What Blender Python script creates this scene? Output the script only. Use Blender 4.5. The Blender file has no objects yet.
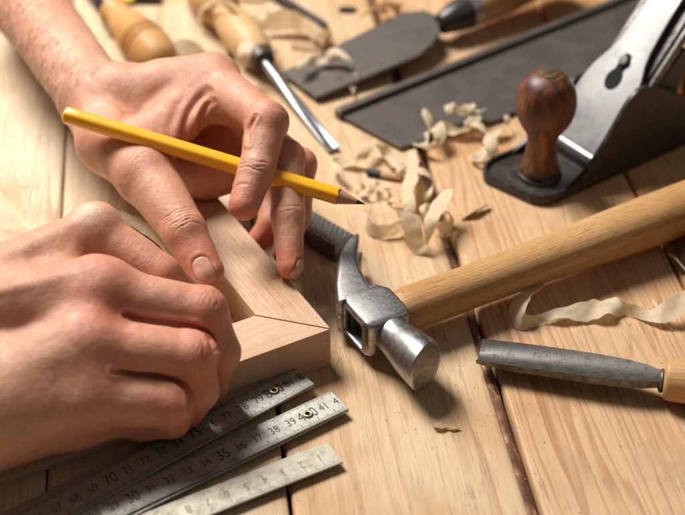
import bpy, bmesh, math, random
import numpy as np
from mathutils import Vector, Matrix, noise as mnoise

# ------------------------------------------------------------------ basics
S = 0.01                                   # everything below is in centimetres
sc = bpy.context.scene
col = sc.collection
PITCH, FPX, DIST = math.radians(37.0), 1400.0, 82.0
Fv = np.array([0, math.cos(PITCH), -math.sin(PITCH)])
Uv = np.array([0, math.sin(PITCH), math.cos(PITCH)])
Rv = np.array([1.0, 0, 0])
Cv = -DIST * Fv

def P(px, py, z=0.0):
    """point of the photograph at a height z above the table (cm)"""
    d = Fv + (px - 342.5) / FPX * Rv - (py - 257.5) / FPX * Uv
    return Cv + (z - Cv[2]) / d[2] * d

def V(p): return Vector((float(p[0]), float(p[1]), float(p[2])))

cam_d = bpy.data.cameras.new("camera")
cam = bpy.data.objects.new("camera", cam_d); col.objects.link(cam)
cam.location = V(Cv) * S
cam.rotation_euler = (math.radians(90) - PITCH, 0, 0)
cam_d.sensor_width = 36; cam_d.lens = 36 * FPX / 685.0
cam_d.clip_start = 0.01; cam_d.clip_end = 50
cam_d.dof.use_dof = True
cam_d.dof.focus_distance = 0.73
cam_d.dof.aperture_fstop = 6.3
sc.camera = cam

# ------------------------------------------------------------------ objects
def tagp(o, label=None, cat=None, group=None, kind=None):
    if label: o['label'] = label
    if cat: o['category'] = cat
    if group: o['group'] = group
    if kind: o['kind'] = kind
    return o

def frame(origin, xdir, up=(0, 0, 1)):
    x = Vector(V(xdir)).normalized(); u = Vector(up)
    y = u.cross(x).normalized(); z = x.cross(y).normalized()
    m = Matrix((x, y, z)).transposed().to_4x4()
    m.translation = V(origin)
    return m

def thing(name, label, cat, m=None, group=None, kind=None):
    o = bpy.data.objects.new(name, None); col.objects.link(o)
    o.empty_display_size = 0.01
    if m is not None:
        if not isinstance(m, Matrix): m = Matrix.Translation(V(m))
        mm = m.copy(); mm.translation = mm.translation * S
        o.matrix_world = mm
    return tagp(o, label, cat, group, kind)

def obj(name, bm, mat, parent=None, smooth=True, m=None, auto=None):
    """bm in the thing's local centimetres"""
    me = bpy.data.meshes.new(name)
    bmesh.ops.scale(bm, vec=(S, S, S), verts=bm.verts)
    bm.normal_update()
    if auto is not None:
        for e in bm.edges:
            if len(e.link_faces) == 2 and e.calc_face_angle(0) > math.radians(auto): e.smooth = False
    for f in bm.faces: f.smooth = smooth
    bm.to_mesh(me); bm.free()
    mats = mat if isinstance(mat, (list, tuple)) else [mat]
    for q in mats: me.materials.append(q)
    o = bpy.data.objects.new(name, me); col.objects.link(o)
    if parent: o.parent = parent
    if m is not None:
        mm = m.copy(); mm.translation = mm.translation * S
        o.matrix_world = mm
    return o

def lathe(prof, seg=40, bm=None, axis='X', m=None, sy=1.0, sz=1.0):
    bm = bm or bmesh.new(); rings = []
    for x, r in prof:
        if r <= 1e-6:
            rings.append([bm.verts.new((x, 0, 0))]); continue
        rings.append([bm.verts.new((x, r * sy * math.cos(2 * math.pi * k / seg), r * sz * math.sin(2 * math.pi * k / seg))) for k in range(seg)])
    newv = [v for r in rings for v in r]
    for a, b in zip(rings, rings[1:]):
        if len(a) == 1 and len(b) == 1: continue
        for k in range(seg):
            k2 = (k + 1) % seg
            if len(a) == 1: bm.faces.new((a[0], b[k], b[k2]))
            elif len(b) == 1: bm.faces.new((a[k], b[0], a[k2]))
            else: bm.faces.new((a[k], b[k], b[k2], a[k2]))
    for r, in ((rings[0],), (rings[-1],)):
        if len(r) > 1: bm.faces.new(r)
    if m is not None: bmesh.ops.transform(bm, matrix=m, verts=newv)
    bmesh.ops.recalc_face_normals(bm, faces=bm.faces[:])
    return bm

def loft(rings, bm=None, caps=True):
    bm = bm or bmesh.new(); R = [[bm.verts.new(tuple(p)) for p in r] for r in rings]
    n = len(R[0])
    for a, b in zip(R, R[1:]):
        for k in range(n):
            bm.faces.new((a[k], a[(k + 1) % n], b[(k + 1) % n], b[k]))
    if caps:
        bm.faces.new(R[0]); bm.faces.new(R[-1])
    bmesh.ops.recalc_face_normals(bm, faces=bm.faces[:])
    return bm

def prism(poly, z0, z1, bev=0.0, seg=2, bm=None, subdiv=0):
    bm = bm or bmesh.new()
    loft([[(x, y, z0) for x, y in poly], [(x, y, z1) for x, y in poly]], bm)
    if bev: bmesh.ops.bevel(bm, geom=bm.edges[:], offset=bev, segments=seg, affect='EDGES', profile=0.6, clamp_overlap=True)
    return bm

def box(x0, x1, y0, y1, z0, z1, bev=0.0, seg=2, bm=None):
    return prism([(x0, y0), (x1, y0), (x1, y1), (x0, y1)], z0, z1, bev, seg, bm)

def merge(*bms):
    out = bmesh.new()
    for b in bms:
        me = bpy.data.meshes.new("tmp"); b.to_mesh(me); b.free()
        out.from_mesh(me); bpy.data.meshes.remove(me)
    return out

def cut(a, b):
    oa = bpy.data.objects.new('a', bpy.data.meshes.new('a')); ob = bpy.data.objects.new('b', bpy.data.meshes.new('b'))
    a.to_mesh(oa.data); b.to_mesh(ob.data); a.free(); b.free(); col.objects.link(oa); col.objects.link(ob)
    md = oa.modifiers.new('m', 'BOOLEAN'); md.operation = 'DIFFERENCE'; md.object = ob; md.solver = 'EXACT'
    me = bpy.data.meshes.new_from_object(oa.evaluated_get(bpy.context.evaluated_depsgraph_get()))
    out = bmesh.new(); out.from_mesh(me)
    bpy.data.objects.remove(oa); bpy.data.objects.remove(ob); return out

def crv(pts, n=10):
    """Catmull-Rom through points"""
    pts = [np.array(p, float) for p in pts]
    q = [2 * pts[0] - pts[1]] + pts + [2 * pts[-1] - pts[-2]]
    out = []
    for i in range(1, len(q) - 2):
        for k in range(n):
            t = k / n
            out.append(0.5 * ((2 * q[i]) + (-q[i-1] + q[i+1]) * t + (2*q[i-1] - 5*q[i] + 4*q[i+1] - q[i+2]) * t*t + (-q[i-1] + 3*q[i] - 3*q[i+1] + q[i+2]) * t**3))
    out.append(pts[-1])
    return out

# ------------------------------------------------------------------ materials
class M:
    def __init__(s, name):
        s.m = bpy.data.materials.new(name); s.m.use_nodes = True
        s.t = s.m.node_tree; s.n = s.t.nodes; s.l = s.t.links
        s.b = s.n['Principled BSDF']; s.out = s.n['Material Output']
        tc = s.n.new('ShaderNodeTexCoord'); mp = s.n.new('ShaderNodeMapping')
        mp.inputs['Scale'].default_value = (100, 100, 100)
        s.l.new(tc.outputs['Object'], mp.inputs['Vector']); s.co = mp.outputs['Vector']
    def set(s, **k):
        names = dict(col='Base Color', rough='Roughness', metal='Metallic', sss='Subsurface Weight', coat='Coat Weight',
                     coatr='Coat Roughness', spec='Specular IOR Level', ssr='Subsurface Radius', sss_s='Subsurface Scale',
                     aniso='Anisotropic', sheen='Sheen Weight', emit='Emission Strength')
        for a, v in k.items():
            i = s.b.inputs[names[a]]
            if hasattr(v, 'is_linked') or isinstance(v, bpy.types.NodeSocket): s.l.new(v, i)
            else: i.default_value = (*v, 1) if a == 'col' else v
        return s
    def map(s, scale=(1, 1, 1), loc=(0, 0, 0), rot=(0, 0, 0), src=None):
        mp = s.n.new('ShaderNodeMapping'); mp.inputs['Scale'].default_value = scale
        mp.inputs['Location'].default_value = loc; mp.inputs['Rotation'].default_value = rot
        s.l.new(src or s.co, mp.inputs['Vector']); return mp.outputs['Vector']
    def noise(s, scale=1, detail=4, rough=.5, vec=None, dist=0, out='Fac'):
        n = s.n.new('ShaderNodeTexNoise'); n.inputs['Scale'].default_value = scale
        n.inputs['Detail'].default_value = detail; n.inputs['Roughness'].default_value = rough
        n.inputs['Distortion'].default_value = dist
        s.l.new(vec or s.co, n.inputs['Vector']); return n.outputs[out]
    def voro(s, scale=1, vec=None, feat='F1', out='Distance'):
        n = s.n.new('ShaderNodeTexVoronoi'); n.feature = feat; n.inputs['Scale'].default_value = scale
        s.l.new(vec or s.co, n.inputs['Vector']); return n.outputs[out]
    def ramp(s, fac, stops, interp='LINEAR'):
        n = s.n.new('ShaderNodeValToRGB'); cr = n.color_ramp; cr.interpolation = interp
        while len(cr.elements) < len(stops): cr.elements.new(0.5)
        for e, (p, c) in zip(cr.elements, stops):
            e.position = p; e.color = (*c, 1) if isinstance(c, (tuple, list)) else (c, c, c, 1)
        s.l.new(fac, n.inputs['Fac']); return n.outputs['Color']
    def mix(s, a, b, fac, mode='MIX'):
        n = s.n.new('ShaderNodeMix'); n.data_type = 'RGBA'; n.blend_type = mode
        for v, i in ((fac, n.inputs[0]), (a, n.inputs[6]), (b, n.inputs[7])):
            if isinstance(v, bpy.types.NodeSocket): s.l.new(v, i)
            elif isinstance(v, (tuple, list)): i.default_value = (*v, 1)
            else: i.default_value = v
        return n.outputs[2]
    def math(s, op, a, b=0.0, c=None):
        n = s.n.new('ShaderNodeMath'); n.operation = op
        for v, i in zip((a, b, c), n.inputs):
            if v is None: continue
            if isinstance(v, bpy.types.NodeSocket): s.l.new(v, i)
            else: i.default_value = v
        return n.outputs[0]
    def bump(s, h, strength=.3, dist=.0005, nrm=None):
        n = s.n.new('ShaderNodeBump'); n.inputs['Strength'].default_value = strength
        n.inputs['Distance'].default_value = dist; s.l.new(h, n.inputs['Height'])
        if nrm: s.l.new(nrm, n.inputs['Normal'])
        s.l.new(n.outputs['Normal'], s.b.inputs['Normal']); return n.outputs['Normal']
    def sep(s, v):
        n = s.n.new('ShaderNodeSeparateXYZ'); s.l.new(v, n.inputs[0]); return n.outputs
    def attr(s, name):
        n = s.n.new('ShaderNodeAttribute'); n.attribute_name = name; return n.outputs['Fac']

def pine(name, light, dark, axis='Y', ring=1.0, seed=0.0, centre=(0, -6), fine=1.0, crack=0.0, rough=.55, pores=0.0, tone=None, amp=1.0, rings=1.0):
    """solid-wood grain: rings round a slightly wandering heart line, cut by the board's faces"""
    m = M(name)
    sc3 = {'X': (.05, 1, 1), 'Y': (1, .05, 1), 'Z': (1, 1, .05)}[axis]
    v = m.map(sc3, (seed * 3.1, seed * 7.7, seed))
    warp = m.noise(.35, 3, .5, v, out='Color')
    sub = m.n.new('ShaderNodeVectorMath'); sub.operation = 'MULTIPLY_ADD'
    m.l.new(warp, sub.inputs[0]); sub.inputs[1].default_value = (5*amp, 5*amp, 5*amp)
    m.l.new(v, sub.inputs[2])
    x, y, z = m.sep(sub.outputs[0])
    a, b = {'X': (y, z), 'Y': (x, z), 'Z': (x, y)}[axis]
    a = m.math('ADD', a, -centre[0] - seed*3.1 if axis == 'Y' else -centre[0]); b = m.math('ADD', b, -centre[1])
    r = m.math('SQRT', m.math('ADD', m.math('MULTIPLY', a, a), m.math('MULTIPLY', b, b)))
    r = m.math('MULTIPLY', r, 2.2 * ring)
    fr = m.math('FRACT', r)
    late = m.ramp(fr, [(0, 0.05), (.55, .25), (.86, 1.0), (.93, .85), (1, 0.05)])
    fv = m.map({'X': (.35, 14, 14), 'Y': (14, .35, 14), 'Z': (14, 14, .35)}[axis])
    fib = m.noise(1.0 * fine, 4, .6, fv)
    big = m.noise(.12, 3, .5)
    mod = m.noise(.25, 3, .6, m.map(sc3, (9, 4, seed)))
    lf = m.math('MULTIPLY', late, m.ramp(mod, [(.3, .25), (.75, 1.0)]))
    lf = m.math('MULTIPLY', lf, rings)
    c = m.mix(light, dark, lf)
    f2 = m.noise(1.0, 3, .6, m.map({'X': (.8, 34, 34), 'Y': (34, .8, 34), 'Z': (34, 34, .8)}[axis]))
    c = m.mix(c, m.ramp(f2, [(.3, .80), (.55, 1.04)]), .8, 'MULTIPLY')
    mul = m.ramp(fib, [(.25, .70), (.5, 1.0), (.75, 1.08)])
    c = m.mix(c, mul, .8, 'MULTIPLY')
    c = m.mix(c, m.ramp(big, [(.34, (.84, .68, .50)), (.48, (.97, .92, .86)), (.7, (1.05, 1.04, 1.02))]), .95, 'MULTIPLY')
    if pores:
        pv = m.map({'X': (1.2, 22, 22), 'Y': (22, 1.2, 22), 'Z': (22, 22, 1.2)}[axis])
        po = m.ramp(m.noise(1.0, 2, .5, pv), [(.60, 0.0), (.68, 1.0)])
        c = m.mix(c, tuple(q * .5 for q in dark), m.math('MULTIPLY', po, pores))
    if crack:
        cv = m.map((2.6, .10, 2.6), (seed, 3, 0)); cn = m.noise(1.0, 3, .55, cv)
        line = m.math('ABSOLUTE', m.math('SUBTRACT', cn, .5))
        gate = m.ramp(m.noise(.16, 3, .6, m.map((1.5, .6, 1), (seed * 2, 0, 0))), [(.52, 0.0), (.60, 1.0)])
        cl = m.math('MULTIPLY', m.ramp(line, [(0, 1.0), (.012, 0.0)]), gate)
        c = m.mix(c, (.16, .09, .05), m.math('MULTIPLY', cl, crack))
        sp_ = m.ramp(m.noise(1.0, 2, .4, m.map((3.2, .8, 3))), [(.70, 0.0), (.76, 1.0)])
        c = m.mix(c, (.33, .19, .10), m.math('MULTIPLY', sp_, .55))
        stn = m.ramp(m.noise(.42, 5, .7, m.map((1, .6, 1), (seed * 5, 1, 0))), [(.57, 0.0), (.70, 1.0)])
        c = m.mix(c, (.40, .27, .16), m.math('MULTIPLY', stn, .45))
    if tone: c = m.mix(c, tone(m), 1.0, 'MULTIPLY')
    h = m.math('ADD', m.math('MULTIPLY', fib, .6), m.math('MULTIPLY', late, .4))
    m.set(col=c, rough=m.ramp(fib, [(.3, rough + .08), (.7, rough - .06)]), spec=.35)
    m.bump(h, .35, .0004)
    return m.m

def metal(name, colr, rough=.35, dirt=.4, dirtcol=(.05, .045, .04), scale=1.0, streak=None, bump=.15, met=1.0, rspread=.15):
    m = M(name)
    n1 = m.noise(1.3 * scale, 6, .65); n2 = m.noise(9 * scale, 4, .6)
    sv = m.map(streak or (30, 30, 30)); n3 = m.noise(1.0, 3, .6, sv)
    c = m.mix(colr, tuple(q * .72 for q in colr), m.ramp(n3, [(.35, 0.0), (.7, 1.0)]))
    d = m.math('MULTIPLY', m.ramp(m.math('ADD', m.math('MULTIPLY', n1, .7), m.math('MULTIPLY', n2, .3)), [(.48, 0.0), (.66, 1.0)]), dirt)
    c = m.mix(c, dirtcol, d)
    r = m.math('ADD', m.math('MULTIPLY', m.ramp(n3, [(.3, 0.0), (.7, 1.0)]), rspread), rough)
    r = m.math('ADD', r, m.math('MULTIPLY', d, .3))
    m.set(col=c, rough=r, metal=m.math('SUBTRACT', met, m.math('MULTIPLY', d, .6)))
    m.bump(m.math('ADD', m.math('MULTIPLY', n3, .4), m.math('MULTIPLY', n2, .6)), bump, .0004)
    return m.m

def plain(name, colr, rough=.5, metal_=0.0, var=.15, bump=.1, scale=3.0, spec=.5):
    m = M(name); n = m.noise(scale, 5, .6); n2 = m.noise(scale * 8, 3, .6)
    c = m.mix(tuple(q * (1 - var) for q in colr), tuple(min(1, q * (1 + var)) for q in colr), m.ramp(n, [(.3, 0.0), (.7, 1.0)]))
    m.set(col=c, rough=m.ramp(n2, [(.2, rough - .08), (.8, rough + .08)]), metal=metal_, spec=spec)
    m.bump(n2, bump, .0004); return m.m

PALE = (.66, .47, .30); LATE = (.40, .215, .10)
m_plank = [pine('pine plank %d' % i, l, d, 'Y', ring=r, seed=i * 2.3 + .7, centre=c, rough=.55, amp=am, crack=.8, rings=(.75 if i in (1, 2) else 1.0))
           for i, (l, d, r, c, am) in enumerate([
            ((.68, .57, .42), (.44, .31, .18), 1.2, (3, -9), 1.0),
            ((.66, .53, .37), (.43, .28, .15), .7, (-2, -8), 1.0),
            ((.63, .47, .305), (.40, .23, .115), .75, (2, -7), 1.0),
            ((.60, .41, .245), (.39, .18, .08), .9, (1.0, -4.5), 1.3),
            ((.56, .37, .19), (.34, .155, .06), 1.0, (-4, -5), 1.0)])]
m_under = plain('dark floor below gaps', (.02, .013, .009), .9)
m_redbark = None

# ------------------------------------------------------------------ tabletop
def tabletop():
    t = thing('tabletop', None, None, (0, 0, 0), kind='structure')
    A = math.radians(97.3)
    ax = np.array([math.cos(A), math.sin(A), 0]); wx = np.array([math.sin(A), -math.cos(A), 0])
    seams_px = [(52, 380), (288.5, 490), (487, 350), (672, 262)]
    off = [float(np.dot(P(x, y, 0), wx)) for x, y in seams_px]
    off = [off[0] - 12.5, ] + off + [off[3] + 12.5, off[3] + 24]
    off = [off[0] - 12] + off
    rng = random.Random(4)
    mats = [m_plank[4], m_plank[1], m_plank[0], m_plank[1], m_plank[2], m_plank[3], m_plank[4], m_plank[2]]
    mats = [m_plank[1], m_plank[0], m_plank[1], m_plank[2], m_plank[3], m_plank[4], m_plank[2]]
    m = Matrix((Vector(wx), Vector(ax), Vector((0, 0, 1)))).transposed().to_4x4()
    for i in range(len(off) - 1):
        a, b = off[i], off[i + 1]
        gapl = .10; gapr = .10
        if i == 1: gapr = .05
        if i == 2: gapl = .05
        if i == 3: gapr = .50
        if i == 4: gapl = .18
        w = b - a
        # sheet with a fine cross section, slightly crowned and with worn rounded arrises
        bm = bmesh.new(); nx = 14; ys = np.linspace(-75, 110, 75)
        xs = [a + gapl, a + gapl + .04, a + gapl + .14, a + gapl + .35] + list(np.linspace(a + 1, b - 1, nx)) + [b - gapr - .35, b - gapr - .14, b - gapr - .04, b - gapr]
        dz = [-.22, -.08, -.02, 0] + [0] * nx + [0, -.02, -.08, -.22]
        xs = [xs[0]] + xs + [xs[-1]]; dz = [-2.2] + dz + [-2.2]
        rows = []
        for y in ys:
            row = []
            for j, (x, d) in enumerate(zip(xs, dz)):
                e = 1 if j in (0, 1, 2, len(xs)-1, len(xs)-2, len(xs)-3) else 0
                wob = .05 * mnoise.noise(Vector((i * 9 + (3 if j < 5 else 7), y * .25, 0))) * e
                zz = d + .02 * mnoise.noise(Vector((x * .3, y * .1, i * 5)))
                row.append(bm.verts.new((x + wob, y, zz)))
            rows.append(row)
        for r0, r1 in zip(rows, rows[1:]):
            for j in range(len(xs) - 1):
                bm.faces.new((r0[j], r0[j + 1], r1[j + 1], r1[j]))
        o = obj('plank', bm, mats[i], t, True, None)
        o.matrix_local = m
    # reddish waney edge showing beside the wide gap between two planks
    mb = M('reddish waney edge')
    v = mb.map((1.2, .55, 1.5), rot=(0, 0, .5))
    st = mb.noise(1.1, 3, .5, v)
    c = mb.ramp(st, [(.40, (.09, .03, .016)), (.55, (.17, .065, .032)), (.62, (.26, .12, .06)), (.66, (.46, .29, .15)), (.72, (.14, .05, .026))])
    mb.set(col=c, rough=.6); mb.bump(mb.noise(6, 4), .5, .001)
    s = off[4]
    bm = bmesh.new(); rows = []
    for y in np.linspace(-30, 60, 140):
        wv = .07 * mnoise.noise(Vector((1.3, y * .4, 0)))
        lo = .09 + .05 * mnoise.noise(Vector((5.1, y * .6, 2)))
        rows.append([bm.verts.new((s - .52, y, -.14)), bm.verts.new((s - .38 + wv, y, -.12)), bm.verts.new((s - .02 + wv, y, -.17 - lo)), bm.verts.new((s + .03 + wv, y, -.5)), bm.verts.new((s + .03, y, -2))])
    for r0, r1 in zip(rows, rows[1:]):
        for j in range(4): bm.faces.new((r0[j], r0[j+1], r1[j+1], r1[j]))
    o = obj('waney_edge', bm, mb.m, t); o.matrix_local = m
    b = box(-75, 90, -75, 110, -4, -2.3)
    o = obj('underside', b, m_under, t, False); o.matrix_local = m
tabletop()

# ------------------------------------------------------------------ hands (signed distance -> mesh)
def smin(a, b, k):
    h = np.clip(.5 + .5 * (b - a) / k, 0, 1)
    return b * (1 - h) + a * h - k * h * (1 - h)

class Field:
    def __init__(s, lo, hi, h):
        s.h = h; s.lo = np.array(lo, float)
        s.n = np.ceil((np.array(hi) - s.lo) / h).astype(int)
        s.D = np.full(tuple(s.n), 9.0, np.float32)
        s.ax = [s.lo[i] + np.arange(s.n[i]) * h for i in range(3)]
    def sub(s, lo, hi):
        a = np.clip(((np.array(lo) - s.lo) / s.h).astype(int), 0, s.n); b = np.clip(((np.array(hi) - s.lo) / s.h).astype(int) + 1, 0, s.n)
        return tuple(slice(a[i], b[i]) for i in range(3))
    def seg(s, D, a, b, ra, rb, k, sq=None, cut=False):
        """round cone a-b; sq=(direction, factor) squashes the section along a direction"""
        a = np.array(a, float); b = np.array(b, float); R = max(ra, rb) + 1.2
        sl = s.sub(np.minimum(a, b) - R, np.maximum(a, b) + R)
        X = (s.ax[0][sl[0]] - a[0]).astype(np.float32)[:, None, None]; Y = (s.ax[1][sl[1]] - a[1]).astype(np.float32)[None, :, None]; Z = (s.ax[2][sl[2]] - a[2]).astype(np.float32)[None, None, :]
        ab = b - a; L = max(float(ab @ ab), 1e-6)
        t = np.clip((X * ab[0] + Y * ab[1] + Z * ab[2]) / L, 0, 1)
        dx = X - t * ab[0]; dy = Y - t * ab[1]; dz = Z - t * ab[2]
        d2 = dx * dx + dy * dy + dz * dz
        if sq is not None:
            n = np.array(sq[0], float); n /= np.linalg.norm(n); w = dx * n[0] + dy * n[1] + dz * n[2]
            d2 = d2 + w * w * (sq[1] ** 2 - 1)
        d = np.sqrt(d2) - (ra + t * (rb - ra))
        if cut: D[sl] = -smin(-D[sl], d, k)
        else: D[sl] = smin(D[sl], d, k)
    def new(s): return np.full(tuple(s.n), 9.0, np.float32)

def surface_nets(D, lo, h):
    ins = D < 0; n = D.shape
    cs = [(i, j, k) for i in (0, 1) for j in (0, 1) for k in (0, 1)]
    c = {q: ins[q[0]:n[0]-1+q[0], q[1]:n[1]-1+q[1], q[2]:n[2]-1+q[2]] for q in cs}
    cnt = sum(c[q].astype(np.int8) for q in cs); act = (cnt > 0) & (cnt < 8)
    I = np.argwhere(act); idx = np.full(act.shape, -1, np.int64); idx[act] = np.arange(len(I))
    acc = np.zeros((len(I), 3)); num = np.zeros(len(I))
    for a in cs:
        for ax in range(3):
            if a[ax]: continue
            b = list(a); b[ax] = 1
            da = D[I[:,0]+a[0], I[:,1]+a[1], I[:,2]+a[2]].astype(float); db = D[I[:,0]+b[0], I[:,1]+b[1], I[:,2]+b[2]].astype(float)
            m = (da < 0) != (db < 0); t = np.where(m, da / np.where(m, da - db, 1), 0)
            p = np.tile(np.array(a, float), (len(I), 1)); p[:, ax] = t
            acc += p * m[:, None]; num += m
    Vt = (I + acc / num[:, None]) * h + lo
    quads = []
    for ax in range(3):
        u, v = (ax + 1) % 3, (ax + 2) % 3
        sa = [slice(1, n[i] - 1) for i in range(3)]; sb = list(sa); sa[ax] = slice(0, n[ax] - 1); sb[ax] = slice(1, n[ax])
        A = ins[tuple(sa)]; B = ins[tuple(sb)]; e = np.argwhere(A != B)
        e0 = e.copy()
        for i in range(3):
            if i != ax: e0[:, i] += 1
        flip = A[tuple(e.T)]
        q = []
        for du, dv in ((-1, -1), (0, -1), (0, 0), (-1, 0)):
            w = e0.copy(); w[:, u] += du; w[:, v] += dv
            q.append(idx[w[:, 0], w[:, 1], w[:, 2]])
        q = np.stack(q, 1); q[~flip] = q[~flip][:, ::-1]
        quads.append(q)
    Q = np.concatenate(quads); Q = Q[(Q >= 0).all(1)]
    return Vt, Q

def vnormals(Vt, Q):
    n = np.cross(Vt[Q[:, 2]] - Vt[Q[:, 0]], Vt[Q[:, 3]] - Vt[Q[:, 1]]); N = np.zeros_like(Vt)
    for k in range(4): np.add.at(N, Q[:, k], n)
    return N / np.maximum(np.linalg.norm(N, axis=1), 1e-9)[:, None]

def relax(Vt, Q, it=2, f=.5):
    for _ in range(it):
        A = np.zeros_like(Vt); c = np.zeros(len(Vt))
        for k in range(4):
            for o in (1, 3):
                np.add.at(A, Q[:, k], Vt[Q[:, (k + o) % 4]]); np.add.at(c, Q[:, k], 1)
        Vt = Vt + f * (A / c[:, None] - Vt)
    return Vt

def unit(v): v = np.array(v, float); return v / np.linalg.norm(v)

def vnoise(Vt, scale, seed):
    """cheap smooth value noise in numpy"""
    q = Vt * scale + seed * 17.3; i = np.floor(q).astype(np.int64); f = q - i; f = f * f * (3 - 2 * f)
    def hsh(a): 
        n = (a[:, 0] * 374761393 + a[:, 1] * 668265263 + a[:, 2] * 2147483647 + seed * 1274126177) & 0xffffffff
        n = ((n ^ (n >> 13)) * 1274126177) & 0xffffffff
        return ((n ^ (n >> 16)) & 0xffff) / 65535.0
    r = 0
    for dx in (0, 1):
        for dy in (0, 1):
            for dz in (0, 1):
                w = (f[:, 0] if dx else 1 - f[:, 0]) * (f[:, 1] if dy else 1 - f[:, 1]) * (f[:, 2] if dz else 1 - f[:, 2])
                r = r + w * hsh(i + np.array([dx, dy, dz]))
    return r * 2 - 1

def skin_material():
    m = M('skin'); red = m.attr('red'); pale = m.attr('pale')
    n1 = m.noise(.9, 4, .6); n2 = m.noise(5, 4, .6); 
    base = m.mix((.66, .375, .25), (.58, .275, .17), m.ramp(n1, [(.25, 0.0), (.8, 1.0)]))
    base = m.mix(base, (.60, .155, .095), m.math('MULTIPLY', red, .85))
    base = m.mix(base, (.82, .64, .50), m.math('MULTIPLY', pale, .8))
    base = m.mix(base, m.ramp(n2, [(.3, (.90, .80, .77)), (.7, (1.05, 1.05, 1.04))]), .9, 'MULTIPLY')
    n3 = m.noise(2.2, 3, .5)
    base = m.mix(base, (.60, .24, .17), m.math('MULTIPLY', m.ramp(n3, [(.52, 0.0), (.72, 1.0)]), .18))
    vr = m.voro(8, m.map((1, 1, 1)), 'DISTANCE_TO_EDGE'); v2 = m.voro(17, None, 'DISTANCE_TO_EDGE')
    h = m.math('ADD', m.ramp(vr, [(0, 0.0), (.12, 1.0)]), m.math('MULTIPLY', m.ramp(v2, [(0, 0.0), (.2, 1.0)]), .7))
    h = m.math('ADD', h, m.math('MULTIPLY', m.noise(7, 3, .6), 1.1))
    m.set(col=base, rough=m.ramp(n2, [(.3, .50), (.7, .36)]), sss=.25, ssr=(1.0, .32, .16), sss_s=.0035, spec=.48)
    h = m.math('MULTIPLY', h, m.ramp(m.noise(1.1, 3, .5), [(.3, .25), (.7, 1.0)]))
    m.bump(h, .36, .00036)
    nl = M('fingernail'); nl.set(col=nl.mix((.62, .335, .255), (.66, .385, .30), nl.ramp(nl.noise(3, 2), [(.4, 0.0), (.6, 1.0)])), rough=.28, sss=.2, ssr=(1, .4, .3), sss_s=.002, spec=.5)
    return m.m, nl.m
m_skin, m_nail = skin_material()

def proj(Vt):
    d = Vt - Cv; dep = d @ Fv
    return 342.5 + FPX * (d @ Rv) / dep, 257.5 - FPX * (d @ Uv) / dep

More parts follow.
